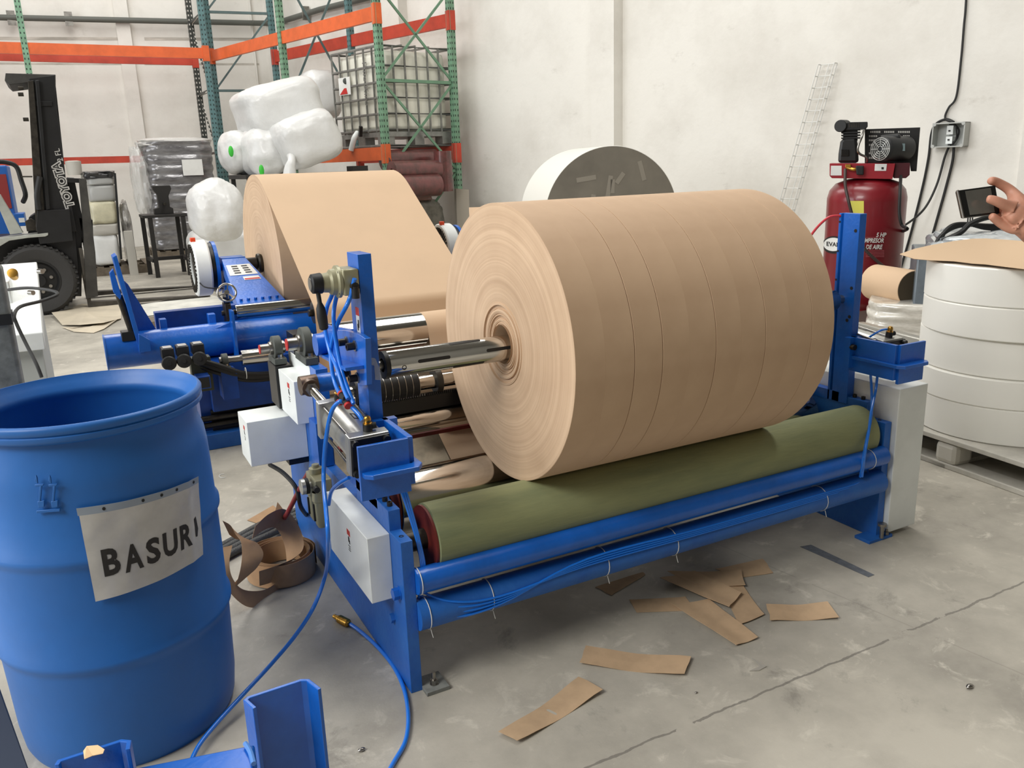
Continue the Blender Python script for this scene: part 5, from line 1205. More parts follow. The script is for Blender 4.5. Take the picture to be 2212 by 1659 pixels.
for k in range(7):
    t = k/6
    MB().bar(I(t, 0, .15), I(t, 0, .99), .026, .026).build('cage_upright', GALV, ib); MB().bar(I(0, t, .15), I(0, t, .99), .026, .026).build('cage_upright', GALV, ib)
for t in (.3, .5, .7): MB().bar(I(0, t, 1.0), I(1, t, 1.0), .03, .03).build('cage_top_bar', GALV, ib)
o = Ibox(0, 1, 0, 1, .10, .15, 'pallet_deck', GALV)
MB().tube([I(.0, 0, .01), I(1, 0, .01), I(1, 1, .01), I(0, 1, .01)], .022, 8, smooth=0, closed=True).build('pallet_rail', GALV, ib)
for a in (0.02, .42, .84):
    Ibox(a, a+.14, 0, .14, .01, .10, 'pallet_foot', GALV)
for d in (.42, .84): Ibox(0, .14, d, d+.14, .01, .10, 'pallet_foot', GALV)
MB().tube([I(.52, -.03, .16), I(.50, -.10, .10), I(.55, -.12, -.02)], .045, 10).build('outlet_spout', WHITEP, ib); MB().bar(I(.44, -.05, .12), I(.40, -.06, .22), .05, .05).build('outlet_valve', BLACK, ib)
MB().hexa([I(.62, -.012, .56), I(.86, -.012, .56), I(.86, -.012, .74), I(.62, -.012, .74)], [I(.62, -.018, .56), I(.86, -.018, .56), I(.86, -.018, .74), I(.62, -.018, .74)]).build('hazard_label', WHITEPAPER, ib, smooth=False)
MB().sph(I(.70, -.02, .70), .05, 10, 6, (1, .2, 1)).build('label_symbol', GREYCAST, ib); MB().hexa([I(.68, -.02, .57), I(.84, -.02, .57), I(.74, -.02, .63), I(.70, -.02, .63)], [I(.68, -.024, .57), I(.84, -.024, .57), I(.74, -.024, .63), I(.70, -.024, .63)]).build('label_symbol', REDLAB, ib, smooth=False)
vs, fs = text_mb('Pino Kiro', .17)
MB().add([I(.30+(-v.y)/lw*1.0, -.02, .64+v.x*-1/(IZ1-IZ0)) for v in vs], fs).build('marker_writing', mat('marker_grey', (110, 108, 104), .7), ib, smooth=False)

# ---- wrapped rolls under the tank
PINK = mat('pink_film_roll', (112, 62, 60), .3, nscale=7, rgb2=(72, 48, 44), coat=.4)
def RK(a, d, z): p = P0-Rk*a+Dp*d; return Vector((p.x, p.y, z))
sp_ = RK(.3, .5, 0); rp = thing('wrapped_goods', 'film-wrapped pallet of pinkish cartons standing under the rack', 'wrapped pallet', sp_)
pallet(rp, sp_, 1.3, 1.0, rotz=rot)
for i, (a, d, z, sx, sy, sz, m) in enumerate(((.35, .45, .55, .60, .5, .40, mat('smoky_grey_film', (150, 146, 136), .25, noise=.25)), (.3, .3, 1.02, .55, .42, .10, mat('smoky_pink', (142, 108, 100), .3, noise=.2)),)):
    blob(RK(a, d, z), (sx, sy, sz), m, '', amp=.06, seed=20+i, sq=6, rot=RZ(rot)).build('wrapped_carton', m, rp)
def roll_(p, d, r, L_, lab, m=PINK):
    d = Vector(d).normalized(); o = MB().lathe(Vector(p)-d*L_/2, d, [(0, .04), (0, r), (L_, r), (L_, .04)], 32, closed=True).build('film_roll', m, None, loc=p); return tag(o, lab, 'film roll', 'pink film rolls under the rack')
roll_(AD(897, 368, 12.9), Dp, .15, .85, 'horizontal pink film roll behind the green rack brace')
roll_(AD(958, 370, 13.2), (0, 0, 1), .14, .62, 'upright red-pink film roll beside the back green upright')
roll_(AD(885, 345, 13.3), Dp, .16, .95, 'dusky pink film roll topmost under the tank beam')
roll_(AD(893, 402, 12.8), Dp, .17, .9, 'faded pink film roll lowest in the heap under the rack')
o = MB().hexa([AD(985, 408, 13.4), AD(1013, 410, 13.2), AD(1016, 560, 13.2), AD(990, 560, 13.4)][::-1], [p+Vector((.1, .3, 0)) for p in (AD(985, 408, 13.4), AD(1013, 410, 13.2), AD(1016, 560, 13.2), AD(990, 560, 13.4))][::-1]).build('board_panel', mat('tan_board', (150, 142, 128), .8), None, smooth=False, loc=AD(1000, 560, 13.3))
tag(o, 'grey-brown board standing right of the rack end against the wall', 'board')
# ---- white roll with grey end
gc = AD(1322, 474, 9.0); ga = Vector((sin(rad(16)), cos(rad(16)), 0)); gr = .755; gc.z = gr+.10
wr = thing('large_white_roll', 'large white-wrapped roll with a dark grey end behind the kraft reels', 'paper roll', Vector((gc.x, gc.y, 0)))
MB().lathe(gc, ga, [(0, .04), (0, gr-.004), (.004, gr), (1.15, gr), (1.154, .04)], 96, closed=True).build('wrapped_roll', mat('white_wrapper', (226, 224, 216), .7), wr)
MB().lathe(gc-ga*.003, ga, [(0, .0), (0, gr-.006), (.004, gr-.006)], 96).build('roll_end', mat('grey_end_paper', (122, 116, 104), .75, noise=.12, nscale=2), wr)
pallet(wr, (gc.x+ga.x*.55, gc.y+ga.y*.55, 0), 1.5, 1.2, .10, rotz=-.28)
random.seed(11)
for k in range(7):
    x = (random.random()-.5)*.7; z = .15+random.random()*.4; L_ = .12+.14*random.random(); th = random.random()*3
    e = Vector((ga.y, -ga.x, 0)); p = gc+e*x+Vector((0, 0, z-.05))-ga*.0045; q = e*cos(th)+Vector((0, 0, sin(th)))
    MB().bar(p-q*L_/2, p+q*L_/2, .001, .05, upv=ga.cross(q)).build('tape_patch', mat('grey_tape', (140, 134, 122), .5), wr, smooth=False)
# ================================================================ right side
# ---- air compressor, seen square on
DCp = 6.9; E1 = rt0.copy(); E2 = Vector((sin(rad(51)), cos(rad(51)), 0)); E1 = Vector((E2.y, -E2.x, 0)); UZ = Vector((0, 0, 1))
kc = AD(1862, 560, DCp); kc = Vector((kc.x, kc.y, 0))
def K(u, v, off=0): return APL(u, v, kc+E2*off, E2)        # point on the vertical plane through the compressor's axis
ac = thing('air_compressor', 'dark red upright air compressor with black pump behind the right blue post', 'compressor', kc)
MAROON = mat('maroon_enamel', (128, 24, 34), .35, noise=.15, nscale=2, coat=.3)
r_ = (K(1949, 560)-K(1778, 560)).length/2; kx = (K(1949, 560)+K(1778, 560))/2; kx.z = 0
zt, zb = K(1862, 383).z, K(1862, 668).z
hz = zt-zb
MB().lathe(kx+UZ*zb, UZ, [(0, 0), (.005, r_*.5), (.04, r_*.82), (.10, r_*.97), (.16, r_), (hz-.20, r_), (hz-.19, r_*1.003), (hz-.16, r_), (hz-.10, r_*.95), (hz-.045, r_*.80), (hz-.012, r_*.5), (hz, 0)], 72).build('tank', MAROON, ac, ang=50)
MB().lathe(kx+UZ*.02, UZ, [(0, r_*.8), (zb+.05, r_*.78), (zb+.05, r_*.74), (0, r_*.76)], 48, closed=True).build('tank_skirt', MAROON, ac)
for k in range(3):
    A = 2*pi*k/3+.9; p = kx+Vector((cos(A), sin(A), 0))*r_*.85; MB().box((p.x-.05, p.y-.05, 0), (p.x+.05, p.y+.05, .04)).build('foot', MAROON, ac)
def KP(pl, off, d, nm, m, par=ac, bev=.003): return MB().prism([K(u, v, off) for u, v in pl], E2*d).build(nm, m, par, bev=bev, smooth=False)
KP([(1792, 353), (1934, 353), (1928, 387), (1797, 385), (1792, 380)], -.20, .36, 'platform', mat('maroon_dark', (150, 24, 38), .35, coat=.3))
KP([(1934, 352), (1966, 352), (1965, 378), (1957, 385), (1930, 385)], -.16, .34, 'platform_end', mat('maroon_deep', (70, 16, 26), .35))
KP([(1795, 358), (1818, 358), (1818, 379), (1794, 379)], -.204, .003, 'sticker', WHITEPAPER, bev=0); KP([(1890, 354), (1916, 354), (1914, 369), (1889, 369)], -.204, .003, 'sticker', WHITEPAPER, bev=0)
KP([(1904, 361), (1909, 361), (1909, 366), (1904, 366)], -.2055, .001, 'sticker_print', BLKLAB, bev=0)
# belt guard with rows of slots
gd = KP([(1868, 279), (1988, 275), (1980, 370), (1968, 370), (1966, 352), (1868, 352)], .06, .10, 'belt_guard', BLACKP)
GM = mat('guard_slot_light', (196, 194, 188), .8)
for j, v in enumerate((285, 294, 303, 313, 331, 341)):
    for (ua, ub) in ((1880, 1902), (1910, 1932), (1940, 1964)) if j < 1 else ((1877, 1895), (1951, 1964)):
        k = ua
        while k < ub: KP([(k, v-2), (k+2.4, v-2), (k+2.4, v+2), (k, v+2)], .0585, .001, 'guard_slot', GM, gd, 0); k += 3.8
# pump: crankcase, finned head, filter can
KP([(1810, 352), (1811, 332), (1815, 306), (1822, 298), (1850, 297), (1853, 320), (1854, 352)], -.13, .22, 'crankcase', BLACKP, bev=.02)
for k in range(4): KP([(1817, 300-k*6), (1858, 299-k*6), (1858, 296-k*6), (1817, 297-k*6)], -.13, .22, 'cooling_fin', BLACKP, bev=.001)
KP([(1821, 305), (1852, 304), (1852, 278), (1821, 279)], -.10, .16, 'cylinder_barrel', BLACKP)
KP([(1820, 281), (1868, 279), (1874, 272), (1874, 263), (1832, 264), (1820, 270)], -.14, .24, 'cylinder_head', BLACKP)
p = K(1819, 272, -.06); rr = (K(1833, 272, -.06)-K(1806, 272, -.06)).length/2
MB().cyl(K(1815, 272, -.16), K(1826, 272, -.02), rr, 32).build('air_filter', BLACK, ac, bev=.004)
for k in range(6): KP([(1834+k*4, 265), (1836+k*4, 265), (1836+k*4, 275), (1834+k*4, 275)], -.145, .01, 'head_fin', DSTEEL, bev=0)
KP([(1817, 323), (1834, 323), (1834, 337), (1817, 337)], -.145, .02, 'cover_plate', mat('gloss_black', (18, 18, 18), .2))
# electric motor
mo = MB().lathe(K(1902, 322, -.22), E2*.8+E1*.6, [(0, 0), (.0, .07), (.012, .085), (.03, .095), (.30, .095), (.32, .07), (.32, 0)], 40).build('motor', mat('motor_black', (44, 45, 46), .45), ac)
c0 = K(1902, 322, -.225); ax_ = (E2*.8+E1*.6).normalized(); e_ = Vector((-ax_.y, ax_.x, 0))
mb = MB()
for rr in (.022, .038, .054, .070, .084): mb.tube([c0-ax_*.004+e_*rr*cos(2*pi*i/24)+UZ*rr*sin(2*pi*i/24) for i in range(24)], .0035, 6, smooth=0, closed=True)
for k in range(8): A = 2*pi*k/8; mb.bar(c0-ax_*.004+(e_*cos(A)+UZ*sin(A))*.02, c0-ax_*.004+(e_*cos(A)+UZ*sin(A))*.086, .005, .005)
mb.build('fan_grille', ALU, mo)
KP([(1900, 292), (1945, 288), (1948, 300), (1903, 303)], -.14, .14, 'terminal_box', mat('motor_black', (44, 45, 46), .45), bev=.02)
KP([(1942, 310), (1955, 310), (1955, 326), (1942, 326)], -.165, .003, 'rating_plate', mat('plate_teal', (110, 128, 130), .4), bev=0)
MB().tube([K(1866, 282, -.15), K(1862, 295, -.2), K(1855, 312, -.22), (K(1853, 325, -.22)), K(1858, 333, -.2), K(1872, 340, -.18), K(1872, 350, -.16)], .009, 10).build('copper_pipe', STEEL, ac)
MB().tube([K(1830, 362, -.22), K(1845, 366, -.24), K(1860, 364, -.22)], .014, 10).build('pressure_manifold', BRASS, ac); KP([(1848, 358), (1866, 358), (1866, 378), (1850, 378)], -.26, .05, 'pressure_switch', BLACKP, bev=.008)
KP([(1826, 355), (1838, 355), (1838, 362), (1826, 362)], -.25, .05, 'regulator', BRASS)
# yellow sticker, maker's oval and lettering wrapped on the tank
TC = kx
def on_tank(u, v, lift=.002):
    d = ray(u, v); ox, oy = -TC.x, -TC.y; r = r_+lift; A = d.x**2+d.y**2; B = 2*(ox*d.x+oy*d.y); Cc = ox*ox+oy*oy-r*r
    disc = max(B*B-4*A*Cc, 1e-9); t = (-B-math.sqrt(disc))/(2*A); return CP+d*t
def tank_patch(u0, v0, u1, v1, nm, m, lift=.002, n=6, sh=None):
    vs = [on_tank(u0+(u1-u0)*i/n, v0+(v1-v0)*j, lift) for j in (0, 1) for i in range(n+1)]
    MB().add(vs, [(i, i+1, i+n+2, i+n+1) for i in range(n)]).build(nm, m, ac)
tank_patch(1836, 434, 1866, 462, 'yellow_sticker', mat('sticker_yellow', (222, 214, 90), .5))
def oval(cu, cv, ru, rv, nm, m, lift, n=40, lim=1779.2, k=6):
    vs = [on_tank(cu, cv, lift)]+[on_tank(max(cu+ru*j/k*cos(2*pi*i/n), lim), cv+rv*j/k*sin(2*pi*i/n), lift) for j in range(1, k+1) for i in range(n)]
    fs = [(0, 1+i, 1+(i+1) % n) for i in range(n)]+[(1+j*n+i, 1+j*n+n+i, 1+j*n+n+(i+1) % n, 1+j*n+(i+1) % n) for j in range(k-1) for i in range(n)]
    MB().add(vs, fs).build(nm, m, ac)
oval(1801, 529, 25, 19, 'logo_outline', BLKLAB, .002); oval(1800, 528, 21, 14.5, 'logo_oval', WHITEPAPER, .0035)
def tank_text(txt, u, v, hpx, nm, m, sx=1, shear=0, bold=.0, align='c', slope=0):
    vs, fs = text_mb(txt, 1.0, bold, shear); h = max(q.y for q in vs)-min(q.y for q in vs); w = max(q.x for q in vs)
    off = {'c': 0, 'r': -w}[align]
    MB().add([on_tank(u+(q.x+off)*hpx/h*sx, v-q.y*hpx/h+slope*(q.x+off)*hpx/h*sx, .0055) for q in vs], fs).build(nm, m, ac, smooth=False)
tank_text('EVANS', 1803, 528.5, 9.5, 'logo_letters', BLKLAB, .95, 0, .02, slope=.08)
LW = mat('tank_lettering', (214, 210, 204), .5)
tank_text('5 HP', 1915, 508, 10, 'lettering', LW, .78, .3, .03, 'r')
tank_text('COMPRESOR', 1909, 520, 10, 'lettering', LW, .74, .3, .03, 'r')
tank_text('DE AIRE', 1907, 534, 10, 'lettering', LW, .74, .3, .03, 'r')
for k in range(5): tank_patch(1870, 541+k*3.2, 1910, 542+k*3.2, 'pin_stripe', mat('stripe_pink', (176, 96, 100), .5), .0025)
tank_patch(1866, 512.2, 1912, 513, 'pin_stripe', mat('stripe_pink', (176, 96, 100), .5), .0025)
# ---- compressor hoses and wall cables
def W3(u, v, o=.03): return on_right(u, v)+rnorm*o
def cable(lab, pts, r=.011, nm='wall_cable', grp='black cables around the electrical box', m=BLACK):
    t = thing(nm, lab, 'cable', pts[-1], grp); MB().tube(pts, r, 8, smooth=8).build('cable', m, t); return t
cable('black cable dropping down the wall from above to the open electrical box', [W3(2100, -300), W3(2090, -20), W3(2084, 60), W3(2078, 130), W3(2068, 208), W3(2052, 232), W3(2044, 250), W3(2048, 259, .05), W3(2062, 264, .06)])
cable('black cable arching off the box top and running down the wall to the floor', [W3(2064, 264, .05), W3(2046, 258, .04), W3(2024, 268), W3(2014, 290), W3(2008, 340), W3(1996, 400), W3(1976, 480), W3(1958, 545), W3(1940, 600), W3(1915, 650), W3(1885, 682), W3(1868, 694)], .014)
cable('black cable swinging from the box in a low loop to the compressor motor', [W3(2054, 316, .05), W3(2044, 340, .05), W3(2030, 400, .1), W3(2010, 450, .2), W3(1991, 480, .5), W3(1970, 497, .8), K(1957, 497, -.35), K(1948, 486, -.40), K(1943, 460, -.40), K(1944, 420, -.36), K(1946, 380, -.2)], .012)
cable('black cable hanging straight from the box gland down behind the white rolls', [W3(2064, 318, .05), W3(2060, 350, .04), W3(2044, 410), W3(2030, 460), W3(2010, 530), W3(1996, 580), W3(1985, 640)], .014)
cable('dark air hose leaving the compressor manifold past the yellow sticker', [K(1826, 366, -.24), K(1826, 400, -.33), K(1832, 430, -.37), K(1840, 462, -.37), K(1850, 500, -.37), K(1866, 535, -.37), K(1890, 560, -.36), K(1915, 580, -.33), K(1940, 592, -.2), K(1962, 585, -.0), K(1980, 570, .1)], .012, 'air_hose', 'compressor hoses', mat('brown_hose', (58, 44, 40), .5))
# ---- open electrical box
bx0, bx1 = on_right(2024, 292), on_right(2094, 292); bz0, bz1 = on_right(2060, 318).z, on_right(2060, 265).z
eb = thing('electrical_box', 'open grey electrical box with two breakers on the right wall', 'electrical box', (bx0+bx1)/2)
d_ = (bx1-bx0).normalized(); L_ = (bx1-bx0).length
def EB(a, o, z): p = bx0+d_*(a*L_)+rnorm*o; return Vector((p.x, p.y, bz0+(bz1-bz0)*z))
def EBx(a0, a1, o0, o1, z0_, z1_, nm, m, bev=.002): return MB().hexa([EB(a0, o0, z0_), EB(a1, o0, z0_), EB(a1, o1, z0_), EB(a0, o1, z0_)], [EB(a0, o0, z1_), EB(a1, o0, z1_), EB(a1, o1, z1_), EB(a0, o1, z1_)]).build(nm, m, eb, bev=bev, smooth=False)
BG = mat('box_grey', (178, 180, 176), .5)
EBx(0, 1, 0, .01, 0, 1, 'back_panel', BG)
for a in ((0, .04, 0, .16, 0, 1), (.96, 1, 0, .16, 0, 1), (0, 1, 0, .16, 0, .05), (0, 1, 0, .16, .95, 1)): EBx(*a, 'side_wall', BG)
EBx(.38, .58, .01, .09, .52, .88, 'breaker', WHITEP); EBx(.38, .58, .01, .09, .14, .44, 'breaker', WHITEP)
EBx(.44, .5, .09, .10, .64, .70, 'breaker_switch', BLKLAB); EBx(.44, .5, .09, .10, .28, .34, 'breaker_switch', BLKLAB)
MB().tube([EB(.42, .06, .95), EB(.60, .08, .9), EB(.72, .06, .7), EB(.70, .05, .4), EB(.60, .07, .15), EB(.5, .06, .1)], .010, 8).tube([EB(.5, .07, .95), EB(.66, .09, .8), EB(.66, .06, .3), EB(.45, .08, .1)], .008, 8).build('wiring', BLACK, eb)
for a in ((.06, .06), (.94, .06), (.06, .94), (.94, .94)): MB().cyl(EB(a[0], .13, a[1]), EB(a[0], .165, a[1]), .018, 12).build('corner_screw_post', BG, eb)
# ---- wire cable tray leaning on the wall
ct = thing('wire_tray', 'long white wire mesh cable tray leaning against the right wall', 'cable tray', on_right(1700, 470))
T1 = W3(1796, 139, .06); T0 = on_right(1690, 560)+rnorm*.25
wd2 = (W3(1813, 142)-W3(1779, 140)).length/2; wx = rdir*wd2
dd = T0-T1; TW = mat('zinc_wire', (226, 226, 222), .4, .0)
mb = MB(); dv = rnorm*.075
crn = [(-wx, Vector()), (wx, Vector()), (-wx, dv), (wx, dv), (Vector(), Vector())]
for a, b_ in crn: mb.tube([T1+a+b_, T0+a+b_], .0065, 6, smooth=0)
mb.build('long_wire', TW, ct)
for k in range(19):
    c = T1+dd*(k/18.0); MB().tube([c-wx+dv, c-wx, c+wx, c+wx+dv], .0065, 6, smooth=0).build('cross_wire', TW, ct)
# ---- white paper reels on a plastic pallet
WC = Vector((3.93, 2.33, 0)); WR = .405
random.seed(2)
WHT = mat('white_reel', (238, 236, 228), .6, noise=.02, nscale=2)
zs = [.150, .318, .452, .625, .775, .945]; offs = [(0, 0), (-.005, .004), (.014, .012), (-.006, -.004), (0, .002)]
wl = ['lowest white paper reel, resting on the plastic pallet', 'second white paper reel up from the pallet', 'middle white paper reel of the stack of five', 'fourth white paper reel up, just below the topmost', 'topmost white paper reel under the kraft sheet']
for i in range(5):
    h = zs[i+1]-zs[i]-.0015; c = WC+Vector((*offs[i], zs[i]))
    o = MB().lathe(c, UZ, [(0, .04), (0, WR-.006), (.005, WR), (h-.005, WR), (h, WR-.006), (h, .04)], 128, closed=True).build('white_reel', WHT, None, loc=c)
    tag(o, wl[i], 'paper reel', 'white paper reels stacked on the pallet')
pt = thing('plastic_pallet', 'off-white plastic pallet under the stack of white reels', 'pallet', WC)
PP = mat('pallet_plastic', (196, 192, 182), .6, noise=.12, nscale=6)
pr_ = rad(-4.3); RR_ = Matrix.Rotation(pr_, 3, 'Z')
def pbx(x0, y0, z0, x1, y1, z1, nm, m, bev=.004):
    return MB().hexa([WC+RR_ @ Vector(q) for q in ((x0, y0, z0), (x1, y0, z0), (x1, y1, z0), (x0, y1, z0))], [WC+RR_ @ Vector(q) for q in ((x0, y0, z1), (x1, y0, z1), (x1, y1, z1), (x0, y1, z1))]).build(nm, m, pt, bev=bev, smooth=False)
pbx(-.44, -.60, .125, .56, .5, .149, 'deck', PP)
for y in (-.60, -.05, .40): pbx(-.44, y, 0, .56, y+.10, .022, 'runner', PP)
for x in (-.44, .46): pbx(x, -.60, 0, x+.10, .5, .026, 'runner', PP)
for x in (-.44, -.02, .44):
    for y in (-.60, -.10, .38): pbx(x, y, .02, x+.12, y+.12, .126, 'block', PP, .025)
# ---- loose kraft sheet on top
q = [(1946, 548), (1990, 533), (2060, 522), (2130, 516), (2212, 522), (2290, 530), (2290, 590), (2212, 583), (2130, 572), (2050, 565), (1985, 560)]
top = [AZ(u, v, .952) for u, v in q]
ks = []
for (u, v) in q: p = AZ(u, v, .952); dist = (Vector((p.x, p.y))-Vector((WC.x, WC.y))).length; ks.append(p)
SHT = mat('kraft_sheet', (208, 178, 144), .7)
n = 16; vs = []; fs = []
up_ = [(1944, 549), (1975, 538), (2010, 530), (2060, 521), (2100, 516), (2130, 515.5), (2170, 518), (2212, 521), (2260, 526), (2300, 530)]
lo_ = [(1944, 550), (1975, 560), (2000, 563), (2050, 565), (2100, 570), (2130, 572), (2170, 577), (2212, 582), (2260, 588), (2300, 592)]
for lay in (0, .0012):
    for k in range(10):
        for j in range(6):
            u = up_[k][0]; v = lo_[k][1]+(up_[k][1]-lo_[k][1])*j/5; z = .955+.012*sin(k*.9)*(j/5)+(.008 if k > 6 else 0)+(.004 if k < 2 else 0)
            vs.append(AZ(u, v, z)+Vector((0, 0, lay)))
for k in range(9):
    for j in range(5): a = k*6+j; f = (a, a+6, a+7, a+1); fs += [f, tuple(x+60 for x in f)[::-1]]
o = MB().add(vs, fs).build('kraft_sheet', SHT, None, loc=(WC.x, WC.y, .95)); tag(o, 'loose kraft sheet lying on top of the white reel stack', 'paper sheet')
# ---- film-wrapped pallet load behind the white reels
yb_ = AD(1980, 560, 5.1)
fb = thing('wrapped_load', 'clear film-wrapped load with black cables on top behind the white reels', 'wrapped load', Vector((yb_.x+.4, yb_.y, 0)))
zt2 = AD(2090, 500, 5.4).z
e1 = Vector((E1.x, E1.y, 0)); p0 = AD(1981, 560, 5.1); p0 = Vector((p0.x, p0.y, 0)); p1 = p0+e1*.16; 
mm = MB().hexa([p0, p0+e1*1.3, p0+e1*1.3+E2*.9, p0+E2*.9], [p+UZ*(zt2-.12) for p in (p0, p0+e1*1.3, p0+e1*1.3+E2*.9, p0+E2*.9)])
mm.build('load_box', mat('slate_goods', (112, 122, 130), .3, noise=.3, nscale=4), fb, bev=.01)
blob(p0+e1*.72+E2*.45+UZ*(zt2-.10), (.62, .46, .12), CLEAR, '', amp=.12, fr=3, sq=4, seed=31, rot=RZ(math.atan2(e1.y, e1.x)), ruck=.05).build('film_top', mat('crinkled_film', (190, 196, 198), .15, nscale=6, rgb2=(120, 126, 130), coat=.6, bump=.6, bscale=14), fb)
kb = thing('cable_coil', 'thick black cables curving over the film-wrapped load', 'cable', AD(2100, 490, 5.2))
for k in range(3):
    MB().tube([AD(2022+4*k, 526, 5.25), AD(2034+3*k, 508-3*k, 5.25), AD(2060, 492-3*k, 5.25), AD(2092, 486-k, 5.25), AD(2130, 487+3*k, 5.25), AD(2180, 489+3*k, 5.25), AD(2240, 492+3*k, 5.25)], .013, 8).build('cable', BLACK, kb)
MB().tube([AD(2036, 520, 5.2), AD(2060, 510, 5.15), AD(2078, 500, 5.15), AD(2095, 484, 5.15), AD(2125, 472, 5.15), AD(2160, 466, 5.2)], .016, 8).build('cable', BLACK, kb)
for u in (2091, 2096, 2101): MB().bar(AD(u, 470, 5.2), AD(u-1, 484, 5.2), .006, .006).build('terminal_pin', BLACK, kb)
# ---- small kraft roll, white wrapped bundle and metal bar
rc = AD(1972, 624, 5.3); rdv = (E1*-.75+E2*.95).normalized()
o = MB().lathe(rc, rdv, [(0, .02), (0, .115), (.004, .118), (.36, .118), (.36, .02)], 48, closed=True).build('kraft_roll', KRAFT, None, loc=rc); tag(o, 'small kraft roll with a dark end lying left of the white reels', 'paper roll')
MB().cyl(rc-rdv*.001, rc+rdv*.004, .112, 40).build('roll_end', mat('dark_roll_end', (70, 60, 44), .8), o)
bc = AD(1950, 690, 5.2)
o = thing('white_bundle', 'film-wrapped bundle of flat white bags below the small kraft roll', 'wrapped bundle', Vector((bc.x, bc.y, 0)))
vs = []; fs = []; n = 40; k_ = 60; zt3 = AD(1950, 655, 5.2).z
for i in range(k_+1):
    z = zt3*i/k_
    for j in range(n):
        b = 2*pi*j/n; f = lambda x: math.copysign(abs(x)**.5, x); w = 1+.04*abs(sin(z*pi/.06))+MN.noise(Vector((cos(b)*2, sin(b)*2, z*9)))*.06-.22*(i/k_)
        vs.append(Vector((bc.x, bc.y, z))+e1*(.32*w*f(cos(b))+.06)+E2*(.3*w*f(sin(b))+.2))
for i in range(k_):
    for j in range(n): fs.append((i*n+j, i*n+(j+1) % n, (i+1)*n+(j+1) % n, (i+1)*n+j))
fs += [tuple(range(n))[::-1], tuple(range(k_*n, k_*n+n))]
MB().add(vs, fs).build('wrapped_bags', mat('glossy_white_film', (222, 218, 208), .2, nscale=6, rgb2=(176, 170, 158), coat=.6, stretch=(1, 1, 4)), o, ang=60)
m0, m1 = AD(1856, 704, 4.9), AD(2000, 742, 4.3)
mb = MB().bar(m0, m1, .055, .05, upv=UZ)
sb = thing('steel_profile', 'dull steel bar lying slantwise behind the right cylinder bracket', 'steel bar', m1)
mb.build('bar', mat('dull_aluminium', (176, 174, 166), .35, .6), sb, bev=.008)
w0 = m0.copy(); w0.z = 0
MB().box((m0.x-.05, m0.y-.05, 0), (m0.x+.05, m0.y+.05, m0.z-.02)).box((m1.x-.05, m1.y-.05, 0), (m1.x+.05, m1.y+.05, m1.z-.025)).build('support_block', WOOD, sb)
dk = K(1895, 690, -.7); o = MB().box((dk.x-.3, dk.y-.25, 0), (dk.x+.3, dk.y+.25, dk.z+.02)).build('dark_crate', mat('dark_crate', (62, 44, 36), .8), None, bev=.01, loc=(dk.x, dk.y, 0)); tag(o, 'low dark brown crate on the floor beside the compressor base', 'crate')

# ================================================================ hand holding a phone
HD = 1.62
def HP(u, v, o=0): return AD(u, v, HD+o)
SKIN = mat('skin', (196, 140, 116), .5, noise=.08, nscale=30, sub=.12)
person = thing('person', 'right hand and wrist of a person holding up a dark phone at the right edge', 'person', HP(2212, 470))
ph = thing('mobile_phone', 'dark mobile phone held up in the hand at the right edge', 'phone', HP(2115, 436))
cs4 = [HP(2068, 411), HP(2150, 400, .01), HP(2160, 462, .01), HP(2081, 471)]
nrm_ = (cs4[1]-cs4[0]).cross(cs4[3]-cs4[0]).normalized()
if nrm_.dot(fwd) < 0: nrm_ = -nrm_
MB().prism(cs4, nrm_*.009).build('phone_body', mat('phone_case', (40, 40, 42), .3), ph, bev=.003, smooth=False)
ctr = sum(cs4, Vector())/4
scr = [ctr+(p-ctr)*.97 for p in cs4]
MB().prism([p-nrm_*.0012 for p in scr], nrm_*.001).build('phone_bezel', mat('gloss_black', (18, 18, 18), .2), ph, smooth=False)
a_, b_, c_2, d_2 = scr; lerp = lambda s, t: (a_.lerp(b_, s)).lerp(d_2.lerp(c_2, s), t)
MB().prism([p-nrm_*.0022 for p in (lerp(.17, .06), lerp(.86, .06), lerp(.86, .94), lerp(.17, .94))], nrm_*.001).build('phone_screen', mat('screen_grey', (96, 94, 88), .15, noise=.15, nscale=14), ph, smooth=False)
MB().tube([cs4[0], cs4[3]], .0025, 8, smooth=0).build('chrome_edge', STEEL, ph)
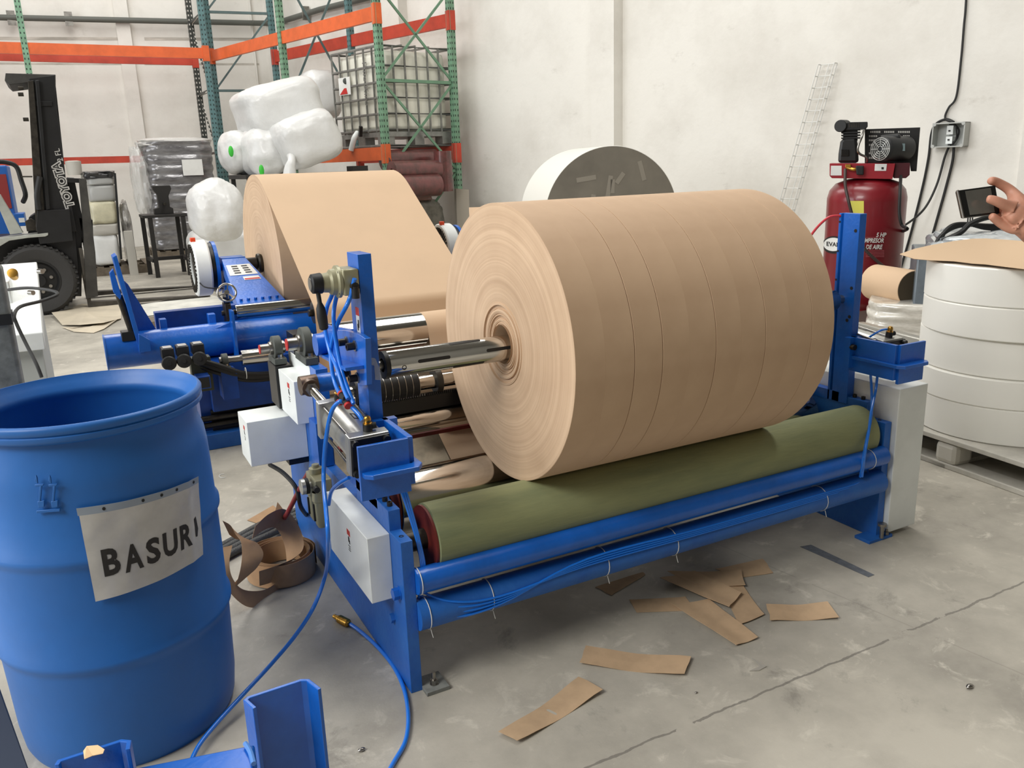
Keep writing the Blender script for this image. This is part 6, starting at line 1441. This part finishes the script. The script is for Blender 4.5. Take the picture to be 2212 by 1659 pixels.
def skinned(chains, name, m, par, sub=2):
    vs = []; es = []; rs = []
    for ch in chains:
        start, pts = ch
        prev = start
        for p, r in pts:
            vs.append(p-par.location); rs.append(r); i = len(vs)-1
            if prev is not None: es.append((prev, i))
            prev = i
    me = bpy.data.meshes.new(name); me.from_pydata([tuple(v) for v in vs], es, []); me.materials.append(m)
    o = bpy.data.objects.new(name, me); C.objects.link(o); o.parent = par
    sk = o.modifiers.new('skin', 'SKIN'); sk.use_smooth_shade = True
    for i, d in enumerate(me.skin_vertices[0].data): d.radius = (rs[i], rs[i]); d.use_root = i == 0
    s2 = o.modifiers.new('s', 'SUBSURF'); s2.levels = sub; s2.render_levels = sub
    rm = o.modifiers.new('r', 'REMESH'); rm.mode = 'VOXEL'; rm.voxel_size = .0016; rm.use_smooth_shade = True
    sm = o.modifiers.new('m', 'SMOOTH'); sm.factor = .6; sm.iterations = 6
    return o
# palm as one soft blob, fingers as skinned chains rooted in it
chains = []
base = [(HP(2560, 760, .10), .046), (HP(2420, 650, .07), .042), (HP(2320, 565, .04), .034), (HP(2265, 520, .02), .032), (HP(2236, 498, .01), .030), (HP(2212, 478, .0), .028), (HP(2192, 464, -.002), .024), (HP(2178, 452, -.002), .018)]
chains.append((None, base))
# heel side of the palm
chains.append((5, [(HP(2206, 456, .0), .026), (HP(2198, 437, .004), .021), (HP(2190, 420, .010), .0125), (HP(2180, 408, .014), .0105), (HP(2162, 398, .014), .0098), (HP(2146, 390, .010), .0096), (HP(2135, 391, .004), .0085)]))   # index over the top edge
chains.append((6, [(HP(2184, 446, -.012), .014), (HP(2166, 441, -.018), .0105), (HP(2150, 433, -.018), .0100), (HP(2137, 430, -.016), .0090), (HP(2130, 429, -.014), .0074)]))   # thumb across the screen edge
chains.append((5, [(HP(2206, 490, .0), .018), (HP(2192, 497, .002), .0115), (HP(2176, 492, .004), .0098), (HP(2158, 480, .004), .0094), (HP(2146, 469, .0), .0090), (HP(2138, 465, -.002), .0078)]))   # little finger under the bottom edge
chains.append((6, [(HP(2186, 452, .022), .012), (HP(2170, 448, .028), .0098), (HP(2152, 444, .026), .0094), (HP(2140, 442, .02), .0085)]))   # middle finger behind the phone
chains.append((6, [(HP(2186, 470, .022), .012), (HP(2168, 464, .028), .0096), (HP(2150, 460, .026), .0092), (HP(2142, 458, .02), .0083)]))    # ring finger behind the phone
skinned(chains, 'hand', SKIN, person)

s0, s1 = HP(2440, 665, .075), HP(2600, 790, .11); sd_ = (s1-s0).normalized()
MB().lathe(s0, sd_, [(0, .044), (-.002, .050), (.01, .053), (.06, .055), (.22, .062), (.225, .055), (0.0, .044)], 32).build('sleeve', mat('dark_sleeve', (52, 58, 70), .85, noise=.1), person)
